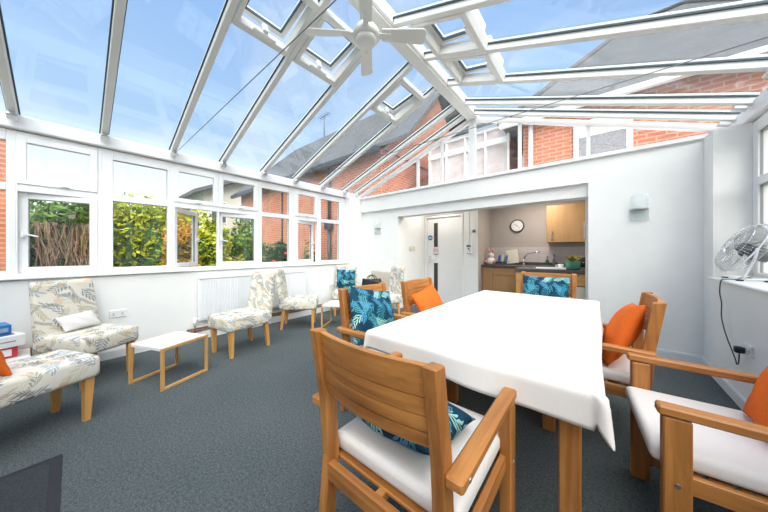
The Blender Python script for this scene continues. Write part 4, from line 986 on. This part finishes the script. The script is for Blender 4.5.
MB().tube([(0, 0, 0), (0, 0, 1.1)], .025, 6).build('mast', 'greyplastic', an); m = MB().tube([(-.35, 0, 1.05), (.4, 0, 1.12)], .015, 6)
for k in range(5): m.tube([(-.3+k*.16, -.18, 1.06+k*.015), (-.3+k*.16, .18, 1.06+k*.015)], .01, 5)
m.build('antenna_array', 'greyplastic', an)
# upper floor behind the gable: white glazed bay
gb = thing('glazed_bay', (-2.55, 6.25, 2.55), 0, 'white framed glazed bay of the house behind the gable glazing', 'glazed bay')
MB().b2(-1.0, 1.0, .02, .05, 0, 1.55).build('glazing', 'palewin', gb)
m = MB(); m.b2(-1.03, 1.03, -.05, .06, 1.52, 1.60).b2(-1.03, 1.03, -.04, .06, 1.17, 1.29)
for x in (-1.0, -.5, 0, .5, 1.0): m.b2(x-.022, x+.022, -.03, .04, .02, 1.54)
m.b2(-1.03, 1.03, -.04, .06, .0, .08); m.build('frame', 'upvc', gb)
MB().poly([(-1.1, -.12, 1.60), (1.1, -.12, 1.60), (1.0, 1.6, 2.5), (-1.0, 1.6, 2.5)], (0, 0, .05)).build('roof', 'slate', gb)
MB().b2(-1.0, 1.0, .06, 1.4, .1, 1.55).build('side_walls', 'brick', gb)
# right house with hipped slate roof
rh = thing('brick_house', (3.2, 6.0, 2.5), 0, 'red brick house with hipped slate roof behind the right side of the roof', 'house')
MB().b2(-4.4, -.45, .0, 6, .05, 1.45).build('walls', 'brick', rh)
E0, RZ = 1.40, 4.45
m = MB(); a, b, c2, d2 = (-4.8, -.25, E0), (-.2, -.25, E0), (-.2, 6.2, E0), (-4.8, 6.2, E0); r0, r1 = (-2.6, 3.0, RZ), (-1.6, 3.0, RZ)
bm = m.bm; vv = [bm.verts.new(p) for p in (a, b, c2, d2, r0, r1)]
for q in ((0, 1, 5, 4), (3, 4, 5, 2), (0, 4, 3), (1, 2, 5)): bm.faces.new([vv[k] for k in q])
bm.faces.new([vv[k] for k in (3, 2, 1, 0)]); m.build('roof', 'slate', rh)
MB().tube([(-2.7, 3.0, RZ+.02), (-1.6, 3.0, RZ+.02), (-.2, -.25, E0+.02)], .06, 8).tube([(-4.8, -.25, E0+.02), (-2.6, 3.0, RZ+.02)], .06, 8).build('ridge_tiles', 'darkroof', rh)
MB().b2(-4.8, -.2, -.30, -.20, E0-.08, E0).build('gutter', 'upvc', rh)
wv = MB().b2(-3.55, -2.75, -.05, .02, .15, 1.12).build('window', 'upvc', rh); MB().b2(-3.47, -2.83, -.065, -.05, .2, .82).build('curtain', 'curtain', wv)
MB().tube([(-4.25, -.08, .0), (-4.25, -.08, 1.4)], .045, 8).build('downpipe', 'upvc', rh)
ch = thing('brick_house', (14.0, 15.0, -.13), 0, 'further slate roofed house showing above at the upper right', 'house')
MB().b2(-12, 10, 0, 6, 0, 6).build('walls', 'brickdark', ch); m = MB(); m.poly([(-12.3, -.3, 5.9), (10, -.3, 5.9), (10, 3, 10.2), (-12.3, 3, 10.2)], (0, 0, .1)); m.build('roof', 'slate', ch)
# brick wall across the path on the right
rw = thing('boundary_wall', (4.2, 2.5, -.13), 0, 'pale brick wall across the path outside the right window', 'wall')
MB().b2(0, .3, -5, 6, 0, 2.9).build('brickwork', 'brick', rw); MB().b2(-.04, .34, -5, 6, 2.9, 2.98).build('coping', 'render', rw)

# ------------------------------------------------------------------ light
wd = bpy.data.worlds.new('sky'); scn.world = wd; wd.use_nodes = True; nt = wd.node_tree
bg = nt.nodes['Background']
tc = nd(nt, 'ShaderNodeTexCoord'); sp = nd(nt, 'ShaderNodeSeparateXYZ'); nt.links.new(tc.outputs['Generated'], sp.inputs[0])
grad = ramp(nt, sp.outputs[2], [(.10, (1.25, 1.25, 1.25)), (.36, (.50, .69, .95)), (.85, (.25, .45, .86))])
zz = mth(nt, 'ADD', mth(nt, 'MAXIMUM', sp.outputs[2], .0), .35)
cbx = nd(nt, 'ShaderNodeCombineXYZ'); nt.links.new(mth(nt, 'DIVIDE', sp.outputs[0], zz), cbx.inputs[0]); nt.links.new(mth(nt, 'DIVIDE', sp.outputs[1], zz), cbx.inputs[1])
mp = nd(nt, 'ShaderNodeMapping'); mp.inputs['Scale'].default_value = (1.0, 1.9, 1); mp.inputs['Rotation'].default_value = (0, 0, R(35)); nt.links.new(cbx.outputs[0], mp.inputs['Vector'])
n = noise(nt, mp.outputs[0], 1.5, 6, .6, .5)
cl = ramp(nt, n.outputs['Fac'], [(.47, (0, 0, 0)), (.78, (1, 1, 1))])
col = mix(nt, mth(nt, 'MULTIPLY', cl, .62), grad, (1.0, 1.0, 1.0))
nt.links.new(col, bg.inputs['Color']); bg.inputs['Strength'].default_value = .76
sun = bpy.data.lights.new('sun', 'SUN'); sun.energy = 6.0; sun.angle = R(75); sun.color = (1, .935, .845)
so = bpy.data.objects.new('sun', sun); COL.objects.link(so); so.location = (0, 0, 12)
so.rotation_euler = Vector((-.68, .52, -1.0)).to_track_quat('-Z', 'Y').to_euler()

def lamp(name, loc, energy, size):
    l = bpy.data.lights.new(name, 'AREA'); l.energy = energy; l.size = size; l.color = (1, .93, .85)
    o = bpy.data.objects.new(name, l); COL.objects.link(o); o.location = loc
lamp('kitchen_fill', (-.9, 5.6, 2.37), 15, .5)  # added fill above the lintel to brighten the kitchen, no fixture in view
lamp('hall_fill', (-2.8, 5.1, 2.37), 5, .35)  # unseen fill added the same way to lift the hall
# ------------------------------------------------------------------ camera
cam = bpy.data.cameras.new('camera'); co = bpy.data.objects.new('camera', cam); COL.objects.link(co)
co.location = (0, 0, 1.25); co.rotation_euler = (R(90), 0, R(39.67))
cam.sensor_fit = 'HORIZONTAL'; cam.sensor_width = 36; cam.lens = 36*258/768
cam.shift_y = -(256-251)/768*-1*-1; cam.clip_start = .05; cam.clip_end = 200
scn.camera = co
vs = scn.view_settings; vs.view_transform = 'Standard'; vs.look = 'None'; vs.exposure = .58; vs.gamma = 1; vs.use_curve_mapping = False
